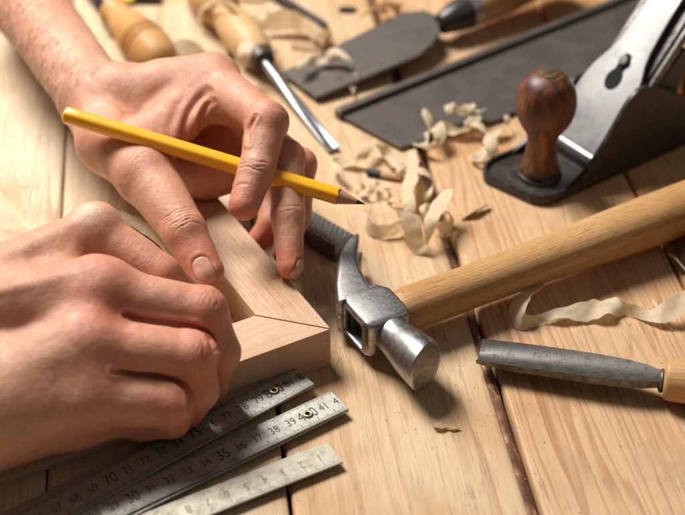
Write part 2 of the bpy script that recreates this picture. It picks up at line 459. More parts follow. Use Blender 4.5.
def build_hand(name, label, fingers, palm, extras, lo, hi, joints=(), nails=(), reds=(), pales=(), webs=(), cuts=(), h=.062, kpalm=.55, veins=(), grooves=()):
    F = Field(lo, hi, h)
    FD = None
    for fg in fingers:
        d = F.new()
        for seg in fg: F.seg(d, seg[0], seg[1], seg[2], seg[3], seg[5] if len(seg) > 5 else .28, seg[4] if len(seg) > 4 else None)
        FD = d if FD is None else smin(FD, d, .07)
    D = F.new()
    for seg in palm: F.seg(D, seg[0], seg[1], seg[2], seg[3], seg[5] if len(seg) > 5 else .8, seg[4] if len(seg) > 4 else None)
    D = smin(D, FD, kpalm)
    for seg in extras: F.seg(D, seg[0], seg[1], seg[2], seg[3], seg[5] if len(seg) > 5 else .4, seg[4] if len(seg) > 4 else None)
    for c in cuts: F.seg(D, c[0], c[1], c[2], c[3], c[4], cut=True)
    Vt, Q = surface_nets(D, F.lo, h)
    Vt = relax(Vt, Q, 3)
    N = vnormals(Vt, Q)
    # soft anatomy
    disp = .030 * vnoise(Vt, .9, 3) + .010 * vnoise(Vt, 2.3, 5) + .006 * vnoise(Vt, 6, 7)
    wr = vnoise(Vt, 2.0, 11)
    for c, a, nd, wid, amp, offs, hw in joints:        # skin folds over joints
        c = np.array(c); a = unit(a); nd = unit(nd); nd = unit(nd - a * (nd @ a)); lat = np.cross(a, nd)
        r = Vt - c; s = r @ a; l = r @ lat; dn = r @ nd
        win = np.exp(-(l / hw) ** 4) * np.clip(N @ nd * 1.6, 0, 1) * (np.linalg.norm(r, axis=1) < 3)
        for i, o in enumerate(offs):
            line = s - o - .10 * wr * (1 + .5 * (i % 2)) - .12 * (l / hw) ** 2 * np.sign(o if o else 1)
            wobble = .6 + .6 * vnoise(Vt, 3.5, 20 + i)
            disp -= amp * win * np.exp(-(line / wid) ** 2) * np.clip(wobble, 0, 1.2)
        # net of cross lines between the folds
    nailmask = np.zeros(len(Vt), bool)
    for c, a, nd, la, lb in nails:
        c = np.array(c); a = unit(a); nd = unit(nd); nd = unit(nd - a * (nd @ a)); lat = np.cross(a, nd)
        r = Vt - c; u = r @ a; v = r @ lat; dn = r @ nd
        q = (np.abs(u / la) ** 2.6 + np.abs(v / lb) ** 2.6) ** (1 / 2.6)
        near = (dn > -.55) & (np.linalg.norm(r, axis=1) < 1.6) & ((N @ nd) > .15)
        nailmask |= near & (q < 1)
        disp += np.where(near & (q < 1), .015, 0) - np.where(near, .045 * np.exp(-((q - 1.04) / .08) ** 2), 0) + np.where(near, .018 * np.exp(-((q - 1.3) / .16) ** 2) * (u < la * .6), 0)
    for a, b, w, amp in veins:
        a = np.array(a); b = np.array(b); ab = b - a; t = np.clip(((Vt - a) @ ab) / (ab @ ab), 0, 1)
        d = np.linalg.norm(Vt - a - t[:, None] * ab, axis=1) + .12 * vnoise(Vt, 1.2, 31)
        disp += amp * np.exp(-(d / w) ** 2)
    X_, Y_ = proj(Vt)
    for pts, w_, dp, zmin in grooves:
        best = np.full(len(Vt), 1e9)
        q = crv([(a_, b_, 0) for a_, b_ in pts], 6)
        for k in range(len(q) - 1):
            a_ = q[k][:2]; b_ = q[k + 1][:2]; ab = b_ - a_; L2 = max(ab @ ab, 1e-9)
            t = np.clip(((X_ - a_[0]) * ab[0] + (Y_ - a_[1]) * ab[1]) / L2, 0, 1)
            best = np.minimum(best, np.hypot(X_ - a_[0] - t * ab[0], Y_ - a_[1] - t * ab[1]) + 0 * t)
        e0 = np.hypot(X_ - q[0][0], Y_ - q[0][1]); e1 = np.hypot(X_ - q[-1][0], Y_ - q[-1][1]); fade = np.clip(np.minimum(e0, e1) / (3 * w_) + .15, 0, 1)
        ok = (Vt[:, 2] > zmin) & (N @ BK > 0.0)
        disp -= dp * ok * fade * (np.exp(-(best / w_) ** 2) - .45 * np.exp(-((best - 2.4 * w_) / (1.3 * w_)) ** 2))
    Vt = Vt + N * disp[:, None]
    red = np.zeros(len(Vt)); pale = np.zeros(len(Vt))
    for c, r, w in reds: red += w * np.exp(-(np.linalg.norm(Vt - np.array(c), axis=1) / r) ** 2)
    for c, r, w in pales: pale += w * np.exp(-(np.linalg.norm(Vt - np.array(c), axis=1) / r) ** 2)
    red = np.clip(red + .12 * vnoise(Vt, .8, 41), 0, 1.2); pale = np.clip(pale, 0, 1)
    base = np.array([Vt[:, 0].mean(), Vt[:, 1].mean(), Vt[:, 2].min()])
    me = bpy.data.meshes.new(name)
    me.vertices.add(len(Vt)); me.vertices.foreach_set('co', ((Vt - base) * S).astype(np.float32).ravel())
    me.loops.add(len(Q) * 4); me.loops.foreach_set('vertex_index', Q.astype(np.int32).ravel())
    me.polygons.add(len(Q)); me.polygons.foreach_set('loop_start', np.arange(0, len(Q) * 4, 4, dtype=np.int32))
    me.materials.append(m_skin); me.materials.append(m_nail)
    fm = nailmask[Q].sum(1) >= 3
    me.update(calc_edges=True)
    me.polygons.foreach_set('material_index', fm.astype(np.int32))
    me.polygons.foreach_set('use_smooth', np.ones(len(Q), bool))
    for nm, arr in (('red', red), ('pale', pale)):
        at = me.attributes.new(nm, 'FLOAT', 'POINT'); at.data.foreach_set('value', arr.astype(np.float32))
    me.validate(); me.update()
    o = bpy.data.objects.new(name, me); col.objects.link(o); o.location = V(base) * S
    tagp(o, label, 'hand')
    return o, base, Vt, N

BK = -Fv                                   # towards the camera
if True:   # ---- the upper hand, holding the pencil
    W = P(95, 98, 6.4); W2 = P(118, 96, 6.9)
    tC, tM, tI, tT = P(110, 142, 5.9), P(146, 174, 5.8), P(184, 231, 4.9), P(206, 272, 3.65)
    iM, iP, iD, iT = P(212, 82, 8.2), P(267, 122, 8.6), P(257, 170, 7.1), P(244, 205, 6.0)
    mM, mP, mD, mT = P(226, 104, 6.5), P(287, 158, 6.6), P(288, 216, 4.9), P(290, 266, 3.3)
    rM, rP, rD, rT = P(228, 126, 5.2), P(300, 164, 5.4), P(297, 215, 3.6), P(284, 252, 2.2)
    lM, lP, lD, lT = P(215, 150, 4.4), P(268, 186, 3.7), P(272, 222, 2.9), P(259, 240, 2.0)
    fA = P(30, 6, 6.2); fB = P(-60, -130, 6.2)
    fingers = [
        [(tM, tI, 1.66, 1.22), (tI, tT, 1.18, .98, ((0,-.3,1), 1.12)), (tM, tM+.01, 1.70, 1.70)],
        [(iM, iP, 1.42, 1.12), (iP, iD, 1.10, 1.02), (iD, iT, 1.00, .86), (iP, iP+.01, 1.17, 1.17)],
        [(mM, mP, 1.15, 1.0), (mP, mD, 1.0, .92), (mD, mT, .92, .72)],
        [(rM, rP, 1.1, .94), (rP, rD, .92, .8), (rD, rT, .8, .66)],
        [(lM, lP, 1.0, .86), (lP, lD, .84, .74), (lD, lT, .74, .70)]]
    palm = [(fB, fA, 2.75, 2.5, ((0, 0, 1), 1.1)), (fA, W, 2.5, 2.15, ((0, 0, 1), 1.1)), (W, W2, 1.8, 1.8), (W, tC, 2.0, 1.8), (tC, tM, 1.8, 1.65),
            (W2, iM, 1.75, 1.45), (W, P(165, 120, 6.3), 1.7, 1.4), (W2, mM, 1.5, 1.2), (W2, rM, 1.5, 1.2), (W, lM, 1.5, 1.3),
            (iM, mM, 1.3, 1.1), (mM, rM, 1.1, 1.1), (P(165, 84, 7.9), P(215, 76, 8.3), 1.2, 1.25),
            (P(170, 162, 4.0), P(205, 172, 3.9), 1.5, 1.45), (P(205, 172, 3.9), P(252, 170, 4.0), 1.45, 1.2), (P(180, 130, 5), P(240, 140, 5), 1.4, 1.2), (P(130, 120, 4.8), P(185, 160, 3.9), 1.6, 1.4)]
    extras = [(P(166, 142, 6.6), P(208, 108, 7.6), .8, .8, None, .7), (P(150, 132, 6.9), P(195, 98, 7.8), 1.1, 1.1, None, .8),
              (P(205, 108, 7.5), P(238, 116, 7.6), .7, .6, None, .7)]
    joints = [(tI, tI - tM, (0, -.35, 1), .045, .075, (-.42, -.24, -.05, .12, .3, .5), .85),
              (tM, tM - tC, (0, -.2, 1), .07, .02, (-.3, .1, .45), 1.0),
              (iP, iD - iM, BK * .3 + np.array([1, 0, .6]), .05, .05, (-.3, -.1, .12, .3), .7),
              (iD + BK * .3, iT - iP, BK + np.array([-.6, 0, 0]), .055, .07, (-.15, .05, .28), 1.0),
              (mD, mT - mP, BK, .05, .05, (-.15, .12), .8)]
    tn = unit(tT - tI)
    nails = [(tT + tn * .55 + np.array([-.30, -.15, .78]), tn + np.array([0, 0, -.3]), (-.38, -.40, 1), .74, .52),
             (mT + np.array([.6, -.35, .05]), mT - mD, (1, -.45, .25), .55, .42)]
    reds = [(tM, 1.5, .7), (tI, 1.3, .6), (tT, 1.5, .9), (iM, 1.4, .35), (iP, 1.3, .7), (iT, 1.3, .9), (iD, .9, .45), (mP, 1.1, .6), (mT, 1.4, .9), (rT, 1.2, .9),
            (lT, 1.3, 1.0), (rP, 1, .6), (P(170, 130, 7), 1.5, .5), (P(200, 110, 7), 1.5, .55), (P(215, 150, 5), 3, .5)]
    pales = [(P(90, 40, 8.5), 3, .25)]
    cuts = [(P(180, 140, 8.0), P(190, 100, 9.1), .18, .08, .3), (P(192, 132, 8.4), P(199, 98, 9.4), .15, .06, .25), (P(205, 126, 8.6), P(208, 98, 9.6), .14, .05, .22)]
    grA = [([(187, 152), (184, 134), (189, 113), (200, 98), (208, 93)], 3.4, .15, 5.5), ([(203, 133), (201, 120), (207, 106), (213, 101)], 2.2, .10, 5.5),
           ([(172, 128), (178, 108), (190, 93)], 4.0, .05, 5.5),
           ([(248, 143), (249, 130), (256, 116)], 1.5, .10, 6.5),
           ([(233, 189), (240, 184), (247, 184)], 1.1, .03, 5.5)]
    veins = [(P(110, 60, 8.8), P(190, 60, 9.3), .3, .05), (P(60, 60, 8.3), P(120, 110, 8), .3, .05)]
    handA, baseA, VA, NA = build_hand('hand', 'hairy bare hand gripping the yellow pencil between two fingers, thumb on the wood frame',
        fingers, palm, extras, (-26, -8, -.2), (2.5, 33, 12.2), joints, nails, reds, pales, (), cuts, .07, .5, veins, grA)

def arm_hair(base, Vt, N, parent, n=1100):
    rng = random.Random(7); bm = bmesh.new()
    a = P(95, 98, 6.4); b = P(30, 6, 6.2); ax = unit(b - a)
    cand = np.where(((Vt - a) @ ax > -1.0) & ((N @ BK) > .05))[0]
    k = 0
    while k < n:
        i = int(cand[rng.randrange(len(cand))]); p = Vt[i]; nn = N[i]
        side = nn @ np.array([-.8, -.5, .2])
        if rng.random() > .12 + .9 * max(0, side) + .25 * mnoise.noise(Vector(p * .6)): continue
        k += 1
        d = unit(-ax * .75 + np.array([-.45, -.55, -.15]) + np.array([rng.gauss(0, .28) for _ in range(3)])); d = d - nn * (d @ nn) * .8
        L = rng.uniform(.45, 1.1); w = rng.uniform(.007, .012); lat = unit(np.cross(d, nn)); prev = None
        for q in range(5):
            t = q / 4; c = p + d * L * t + nn * (.10 * math.sin(t * 2.6) * L + .005) + lat * .10 * L * t * t * rng.uniform(-1, 1)
            r_ = w * (1 - .85 * t)
            ring = [bm.verts.new(tuple(c - base + lat * r_ * math.cos(u) + nn * r_ * math.sin(u))) for u in (0, 2.1, 4.2)]
            if prev:
                for m_ in range(3): bm.faces.new((prev[m_], prev[(m_+1)%3], ring[(m_+1)%3], ring[m_]))
            prev = ring
    o = obj('arm_hair', bm, plain('dark brown hair', (.07, .035, .02), .5), parent); return o
arm_hair(baseA, VA, NA, handA)
if True:   # ---- the lower hand, pressing the frame, knuckles towards us
    w0, w1 = P(-90, 325, 6.6), P(-90, 440, 4.6)
    iM, iP, iT = P(94, 230, 7.2), P(160, 276, 5.6), P(195, 300, 3.6)
    mM, mP, mD, mT = P(96, 292, 7.0), P(202, 312, 5.9), P(219, 352, 4.0), P(213, 384, 1.7)
    rM, rP, rD, rT = P(85, 345, 5.9), P(192, 356, 5.0), P(198, 390, 3.2), P(188, 412, 1.5)
    lM, lP, lD, lT = P(80, 398, 4.2), P(168, 404, 3.4), P(170, 416, 2.2), P(140, 424, 1.4)
    fingers = [
        [(iM, iP, 1.25, 1.12), (iP, iT, 1.08, .85)],
        [(mM, mP, 1.40, 1.22), (mP, mD, 1.18, 1.04), (mD, mT, 1.04, .85), (mP, mP+.01, 1.25, 1.25)],
        [(rM, rP, 1.36, 1.16), (rP, rD, 1.14, 1.0), (rD, rT, 1.0, .8), (rP, rP+.01, 1.2, 1.2)],
        [(lM, lP, 1.40, 1.18), (lP, lD, 1.15, 1.05), (lD, lT, 1.05, .9)]]
    palm = [(w0, iM, 2.2, 1.15), (w0, mM, 2.4, 1.5), (w1, rM, 2.4, 1.5), (w1, lM, 2.4, 1.6), (P(-90, 385, 5), P(60, 375, 4.6), 3.0, 1.9),
            (P(-90, 450, 3.4), P(75, 418, 2.7), 2.2, 1.4), (P(75, 418, 2.7), P(120, 415, 2.2), 1.4, 1.1), (P(0, 310, 6), P(90, 325, 5.3), 2.3, 1.75), (iM, P(130, 266, 5), 1.0, 1.0),
            (mM, rM, 1.4, 1.4), (rM, lM, 1.4, 1.4), (P(100, 310, 6.2), P(98, 380, 4.6), 1.35, 1.35), (P(60, 260, 6.6), P(60, 330, 6.0), 1.4, 1.5)]
    extras = [(iM + np.array([0, 0, .12]), iM + np.array([.1, 0, .13]), 1.28, 1.28, None, .5), (mM + np.array([0, .2, .12]), mM + np.array([.5, .2, .10]), 1.35, 1.35, None, .9)]
    joints = [(mP, mD - mM, np.array([.4, -.1, 1]), .05, .026, (-.35, -.15, .05, .25), .8),
              (rP, rD - rM, np.array([.4, -.3, 1]), .05, .026, (-.3, -.1, .1, .3), .7)]
    reds = [(iM, 1.4, .3), (mM, 1.8, .8), (mP, 1.5, 1.1), (rP, 1.4, 1.15), (lP, 1.4, 1.0), (mT, 1.5, .8), (rT, 1.5, .7), (iP, 2, .5), (rM, 1.6, .4), (lM, 2, .5), (P(110, 310, 7), 1.5, .6)]
    pales = [(iM + np.array([-.1, -.3, 1.35]), .75, 1.0)]  # pale dab paints the white highlight onto the index knuckle
    grB = [([(126, 315), (145, 320), (170, 323), (196, 327), (208, 334), (214, 350)], 2.2, .20, 3), ([(114, 371), (135, 374), (158, 376), (178, 382), (189, 394), (190, 410)], 2.2, .20, 2),
           ([(207, 290), (211, 297), (210, 306)], .8, .020, 4), ([(214, 292), (218, 300)], .8, .018, 4), ([(201, 340), (204, 348), (202, 356)], .8, .02, 3)]
    veins = [(P(0, 262, 8.3), iM + np.array([0, -.2, 1.0]), .45, .10), (P(0, 290, 8.6), mM + np.array([0, 0, 1.3]), .4, .12), (P(0, 340, 8), rM + np.array([0, 0, 1.1]), .4, .09)]
    handB, _, _, _ = build_hand('hand', 'clenched bare hand with raised knuckles, pressing on the wood frame behind the metal rules',
        fingers, palm, extras, (-31, -22, -.2), (-4, 7, 11), joints, (), reds, pales, (), (), .07, .5, veins, grB)

# ------------------------------------------------------------------ mitred frame corner
m_beech = pine('beech rail', (.63, .445, .315), (.46, .29, .19), 'X', ring=1.6, seed=1.5, centre=(0, -9), rough=.5, pores=.5, amp=.5, rings=.5)
def frame_corner():
    zt = 2.5
    A = P(331, 328.8, zt); B = P(238.3, 362, zt)
    fd = unit((B - A) * [1, 1, 0]); rd = np.array([fd[1], -fd[0], 0])       # rail directions at a right angle
    if rd[1] < 0: rd = -rd
    I = P(254.9, 317.3, zt) - A; w = (I @ fd + I @ rd) / 2
    base = A - [0, 0, zt]
    t = thing('wooden_frame', 'corner of a thick pale wood frame with a mitre joint, pressed by both hands', 'wooden frame', frame(base, fd))
    # local: x along the front rail (to the left), y = rd or -rd
    f = frame(base, fd); ly = 1 if (V(rd) @ f.col[1].to_3d()) > 0 else -1
    g = .045
    bm = prism([(0 + g*1.5, 0), (30, 0), (30, ly * w), (w + g * 1.5, ly * w)][::ly], 0, zt, .035, 2)
    o = obj('rail', bm, m_beech, t, True, auto=35)
    m2 = Matrix.Rotation(ly * math.pi / 2, 4, 'Z')
    bm = prism([(0 + g*1.5, 0), (14.6, 0), (14.6, -ly * w), (w + g*1.5, -ly * w)][::-ly], 0, zt - .006, .035, 2)
    o = obj('rail', bm, m_beech2, t, True, auto=35); o.matrix_local = m2
m_beech2 = pine('beech rail side', (.63, .44, .305), (.46, .28, .18), 'X', ring=1.3, seed=4.1, centre=(2, -7), rough=.5, pores=.7, amp=.5, rings=.5)
frame_corner()

# ------------------------------------------------------------------ pencil
def pencil():
    a = P(64.5, 114.5, 8.6); b = P(366, 204.5, 5.6); L = np.linalg.norm(b - a)
    t = thing('pencil', 'yellow hexagonal pencil with a sharpened graphite point, held between the fingers', 'pencil', frame(a, b - a))
    R = .52; rc = 1.75 * 1.0
    my = M('yellow lacquer'); my.set(col=my.mix((.92, .47, .012), (.88, .42, .010), my.noise(2, 3)), rough=.28, coat=.5, coatr=.15); my.bump(my.noise(4, 3), .08, .0004)
    def hexr(x, r, rot=.3, round_=.0):
        out = []
        for k in range(36):
            th = 2 * math.pi * k / 36; q = (th % (math.pi / 3)) - math.pi / 6
            rr = r * (.93 + .07 * (1 / math.cos(q) - 1) / .1547)
            rr = min(rr, r * .995)
            out.append((x, rr * math.cos(th + rot), rr * math.sin(th + rot)))
        return out
    xs = [(0.0, .30), (.02, .40), (.06, .47), (.12, .505), (.2, R), (1, R)] + [(x, R) for x in np.linspace(2, L - 1.9, 8)]
    rings = [hexr(x, r) for x, r in xs]
    # scalloped edge of the lacquer
    last = []
    for k, (x, y, z) in enumerate(hexr(L - 1.72, R)):
        q = ((2 * math.pi * k / 36) % (math.pi / 3)) - math.pi / 6
        last.append((x + .12 - .32 * (1 - (abs(q) / (math.pi / 6)) ** 2) * 0 - .05 * math.cos(q * 6), y * .985, z * .985))
    rings.append(last)
    obj('barrel', loft(rings), my.m, t, True, auto=50)
    mw = pine('cedar', (.50, .29, .20), (.36, .19, .12), 'X', ring=1.5, seed=3, centre=(0, -3), rings=.5)
    def c(x): return R * .93 * (L - x) / 1.72
    xs = np.linspace(L - 1.85, L - .52, 8)
    obj('sharpened_wood', lathe([(x, min(c(x), R * .9)) for x in xs], 36), mw, t, True, auto=60)
    mg = plain('graphite', (.035, .035, .038), .38, .3)
    obj('lead', lathe([(L - .53, c(L - .53) + .004), (L - .2, c(L - .2)), (L - .06, c(L - .06)), (L, 0)], 24), mg, t, True, auto=60)
pencil()

# ------------------------------------------------------------------ rulers
m_rule = metal('worn steel rule', (.47, .455, .41), .44, .40, (.16, .15, .13), .8, (2, 40, 40), .08, met=.85)
m_rule3 = metal('yellowed steel rule', (.44, .41, .335), .46, .45, (.20, .17, .10), 1.2, (2, 40, 40), .06, met=.8)
m_ink = plain('black ink', (.02, .02, .02), .6)
m_ink2 = plain('worn ink', (.16, .15, .13), .6)
m_brass = metal('brass', (.60, .44, .20), .3, .3)
def text_bm(s, size, x, y, z, rot=0.0, sx=.8):
    cu = bpy.data.curves.new('t', 'FONT'); cu.body = s; cu.size = size; cu.align_x = 'CENTER'; cu.align_y = 'CENTER'; cu.resolution_u = 3
    o = bpy.data.objects.new('t', cu); col.objects.link(o)
    dg = bpy.context.evaluated_depsgraph_get(); me = bpy.data.meshes.new_from_object(o.evaluated_get(dg))
    b = bmesh.new(); b.from_mesh(me)
    bpy.data.objects.remove(o); bpy.data.curves.remove(cu); bpy.data.meshes.remove(me)
    bmesh.ops.transform(b, matrix=Matrix.Translation((x, y, z)) @ Matrix.Rotation(rot, 4, 'Z') @ Matrix.Diagonal((sx, 1, 1, 1)), verts=b.verts)
    return b

def ruler(pa, na, pb, nb, zz, x0n, x1n, width, label, rivet=None, upside=False, ink=None, second=0.0, cy=0.0, rot0=0.0, tilt=0.0):
    """pa,pb pixels of the centre of the numbers na and nb"""
    a = P(*pa, zz); b = P(*pb, zz); u = (b - a) / (nb - na); k = np.linalg.norm(u)      # one centimetre
    o0 = a - u * na
    sgn = 1 if nb > na else -1
    d = unit(b - a) if nb > na else unit(a - b)
    # local x always runs to the upper right in the photograph
    mid = a + u * ((x1n if not upside else x0n) - na)
    T = .11
    fr = frame(mid - np.array([0, 0, T / 2]), d if not upside else unit(-(b - a)) * 1.0)
    if fr.col[0].x < 0: fr = frame(mid - np.array([0, 0, T / 2]), -np.array(fr.col[0].to_3d()))
    t = thing('ruler', label, 'ruler', fr, group=None)
    L = abs(x1n - x0n) * k; hw = width / 2
    bm = prism([(-L, -hw), (-.02, -hw), (0, -hw + .03), (0, hw - .12), (-.12, hw), (-L, hw)], 0, T, .02, 1)
    obj('blade', bm, m_rule3 if upside else m_rule, t, True, auto=30)
    if second:
        bm = prism([(-L, -hw), (-.02, -hw), (0, -hw + .03), (0, hw - .12), (-.12, hw), (-L, hw)], -T - .01, -.01, .02, 1)
        bmesh.ops.transform(bm, matrix=Matrix.Rotation(second, 4, 'Z'), verts=bm.verts)
        obj('under_blade', bm, m_rule, t, True, auto=30)
    marks = []
    z = T + .004
    def X(n): return (-(x1n - n) if not upside else -(n - x0n)) * k
    tick = bmesh.new()
    n0, n1 = (x0n, x1n)
    for i in range(int(math.ceil(n0 * 10)), int(n1 * 10) + 1):
        if i == 0: continue
        n = i / 10; x = X(n) + .12 * 0
        ln = .48 if i % 10 == 0 else (.36 if i % 5 == 0 else .22)
        y0, y1 = (-hw + .03, -hw + .03 + ln * .8)
        w = .018
        xx = x + .3 * (0 if upside else 1)
        if xx > -.05: continue
        for (ya, yb) in ((y0, y1),) if not upside else ((y0, y1),):
            tick.faces.new([tick.verts.new(q) for q in ((xx - w, ya, z), (xx + w, ya, z), (xx + w, yb, z), (xx - w, yb, z))])
        if not upside:
            yb = hw - .03; ya = yb - ln * .55
            tick.faces.new([tick.verts.new(q) for q in ((xx - w, ya, z), (xx + w, ya, z), (xx + w, yb, z), (xx - w, yb, z))])
    parts = [tick]
    for n in range(int(math.ceil(n0)), int(n1) + 1):
        if n == 0: continue
        bigg = n % 5 == 0 and not upside
        big10 = n % 10 == 0 and not upside
        s = str(n)
        x = X(n)
        if rivet == n: s = str(n)[0] + '  ' + str(n)[1]
        if n == 82: s = '8'; x = X(81.78)
        if n == 42: s = '4'; x = X(41.75)
        parts.append(text_bm(s, .98 if bigg else .72, x, cy, z, math.pi if upside else 0.0, .72 if bigg else .80))
    mm = merge(*parts)
    obj('markings', mm, ink or m_ink, t, False)
    if rivet is not None:
        rx = X(rivet)
        b = bmesh.new()
        lathe([(0, .27), (.05, .27), (.09, .24), (.11, .19), (.09, .13), (-.02, .12), (-.03, 0)], 28, b)
        bmesh.ops.transform(b, matrix=Matrix.Translation((rx + .02, cy, T)) @ Matrix.Rotation(-math.pi / 2, 4, 'Y'), verts=b.verts)
        obj('rivet', b, m_brass, t, True, auto=50)
    return t
ruler((111, 480), 70, (274, 392), 80, .62, 60, 82, 1.75, 'metal rule with its 80 pierced by a brass rivet, closest to the wood frame', 80, second=-.035)
ruler((133, 498), 30, (307.6, 415.6), 40, .50, 18, 42, 1.62, 'middle metal rule of the fan, a brass rivet through its 40', 40, second=.012)
ruler((319.4, 458.6), 1, (246, 487.5), 5, .40, 0.1, 16, 1.62, 'yellowed metal rule with faint upside-down numbers, nearest the viewer', None, True, m_ink2, second=0.0)

# ------------------------------------------------------------------ hammer
m_hsteel = metal('forged steel', (.44, .43, .425), .29, .35, (.12, .11, .10), 1.1, (6, 6, 6), .12)
m_hface = metal('worn hammer face', (.34, .32, .30), .42, .6, (.14, .12, .10), 1.6, (9, 9, 9), .25)
m_hhandle = pine('ash handle', (.53, .315, .135), (.31, .145, .05), 'X', ring=1.7, seed=6.2, centre=(0, -2.2), rough=.44, pores=.85, amp=.6, rings=.8)
def hammer():
    hz = 1.75
    a = P(379, 320, hz); b = P(700, 202.5, hz + .25)
    fr = frame(a, b - a)
    t = thing('claw_hammer', 'steel claw hammer with an oiled pale wood handle lying across the planks', 'hammer', fr)
    # frame: x to the grip, z up, y = away; the striking face points to -y
    def sec(y, x0, x1, z0, z1, r=.3, n=5, cx=0, rot=0):
        pts = []
        for (cxx, czz, a0) in ((x1 - r, z1 - r, 0), (x0 + r, z1 - r, 90), (x0 + r, z0 + r, 180), (x1 - r, z0 + r, 270)):
            for k in range(n):
                th = math.radians(a0 + 90 * k / (n - 1)); pts.append((cxx + r * math.cos(th), y, czz + r * math.sin(th)))
        return pts
    # body + claw as a loft of rounded rectangles along the head's axis (y), claw bending towards the grip
    def ring(c, d, hx, hz_, r=.25):
        """c centre (x,y), d heading angle in plan (0 = +y), hx half size across, hz_ half height"""
        out = sec(0, -hx, hx, -hz_, hz_, r)
        cs, sn = math.cos(d), math.sin(d)
        return [(c[0] + p[0] * cs, c[1] - p[0] * sn, p[2] + (c[2] if len(c) > 2 else 0)) for p in out]
    body = [ring((-.12, -1.42), 0, 1.05, .95, .25), ring((-.13, -1.3), 0, 1.25, 1.08, .25), ring((-.14, -1.0), 0, 1.34, 1.15, .2), ring((-.14, 0), 0, 1.36, 1.17, .2), ring((-.15, .9), 0, 1.34, 1.17, .2),
            ring((-.22, 1.35), .04, 1.16, 1.16, .22), ring((-.26, 1.6), .04, 1.0, 1.12, .22)]
    head = loft(body)
    ey = .12
    head = cut(head, box(-3, 0, -.98 + ey, .98 + ey, -.80, .80))
    # eye: a dark socket let into the outer side
    # claws: two prongs side by side in height
    inv = fr.inverted(); path = []
    cen = [(357.5, 300, 1.14), (351.5, 286, .90), (348.5, 270, .66), (348.5, 259, .54), (350.5, 249, .42), (354, 240, .27), (357.5, 234.5, .10)]
    loc = [inv @ V(P(x, y, hz + .95)) for x, y, _ in cen]
    for i, (q, c_) in enumerate(zip(loc, cen)):
        dq = loc[min(i + 1, 6)] - loc[max(i - 1, 0)]; path.append(((q.x, q.y), math.atan2(dq.x, dq.y), c_[2]))
    for s_ in (1, -1):
        rr = []
        for i, (c, d, hx) in enumerate(path):
            zc = s_ * (.58 + .03 * i * (1 if i < 4 else .6)); hzz = [.57, .56, .53, .49, .44, .36, .28][i]
            rr.append(ring((c[0] + (.22 if s_ < 0 and i > 1 else 0), c[1], zc), d, hx, hzz, min(hx, hzz) * .5))
        dense = []
        for i in range(len(rr) - 1):
            for k in range(4):
                dense.append([tuple(np.array(p) * (1 - k / 4) + np.array(q) * k / 4) for p, q in zip(rr[i], rr[i + 1])])
        dense.append(rr[-1])
        loft(dense, head)
    me_head = obj('head', head, m_hsteel, t, True, auto=40)
    # socket rim and hole on the -x side
    rim = bmesh.new()
    def rr2(x, hy, hz_, r): return [(x, p[0] + ey, p[2]) for p in sec(0, -hy, hy, -hz_, hz_, r)]
    R2 = [rr2(-1.3, .97, .79, .14), rr2(-1.52, .97, .79, .14), rr2(-1.57, 1.02, .84, .18), rr2(-1.57, 1.08, .90, .2), rr2(-1.48, 1.16, .98, .22), rr2(-1.3, .99, .81, .14)]
    loft(R2, rim, caps=False)
    obj('eye_rim', rim, m_hsteel, t, True, auto=50)
    wedge = box(-.62, -.3, -.93 + ey, .93 + ey, -.75, .75, .05)
    obj('handle_end', wedge, plain('dark handle end', (.055, .035, .022), .7), t, False)
    # poll: neck and round striking face
    pm = Matrix.Translation((0, -1.1, 0)) @ Matrix.Rotation(math.radians(-90 + 1), 4, 'Z') @ Matrix.Rotation(math.radians(-4), 4, 'Y')
    def skew(b):
        for v in b.verts:
            t_ = max(0, v.co.x - 1.2) / 2.4; v.co.x -= v.co.y * .36 * t_; v.co.z *= 1 + .10 * t_; v.co.y *= 1 - .04 * t_
        bmesh.ops.transform(b, matrix=pm, verts=b.verts); return b
    pol = skew(lathe([(-.3, .98), (.05, 1.06), (.3, 1.03), (.7, 1.03), (1.2, 1.08), (1.6, 1.14), (2.0, 1.20), (2.6, 1.25), (3.4, 1.28), (3.55, 1.24), (3.61, 1.16)], 56))
    obj('poll', pol, m_hsteel, t, True, auto=40)
    fc = skew(lathe([(3.60, 1.17), (3.625, 1.0), (3.645, .6), (3.65, 0)], 56))
    obj('striking_face', fc, m_hface, t, True)
    # handle, oval in section
    pr = [(.9, .80, .85), (1.3, .95, .98), (1.9, 1.02, 1.05), (3, 1.02, 1.02), (6, 1.02, .98), (9, 1.05, 1.0), (12, 1.12, 1.05), (15, 1.22, 1.15), (18, 1.30, 1.22), (22, 1.34, 1.25), (25, 1.30, 1.2), (26, 1.0, 1.0)]
    ex = 2.3
    pr = [(x, a_ * 1.17, b_ * 1.15) for x, a_, b_ in pr]
    rings = [[(x, ry * np.sign(math.cos(u)) * abs(math.cos(u)) ** (2/ex), rz * np.sign(math.sin(u)) * abs(math.sin(u)) ** (2/ex)) for u in np.linspace(0, 2 * math.pi, 40, endpoint=False)] for x, ry, rz in pr]
    obj('handle', loft(rings), m_hhandle, t, True, auto=60)
hammer()

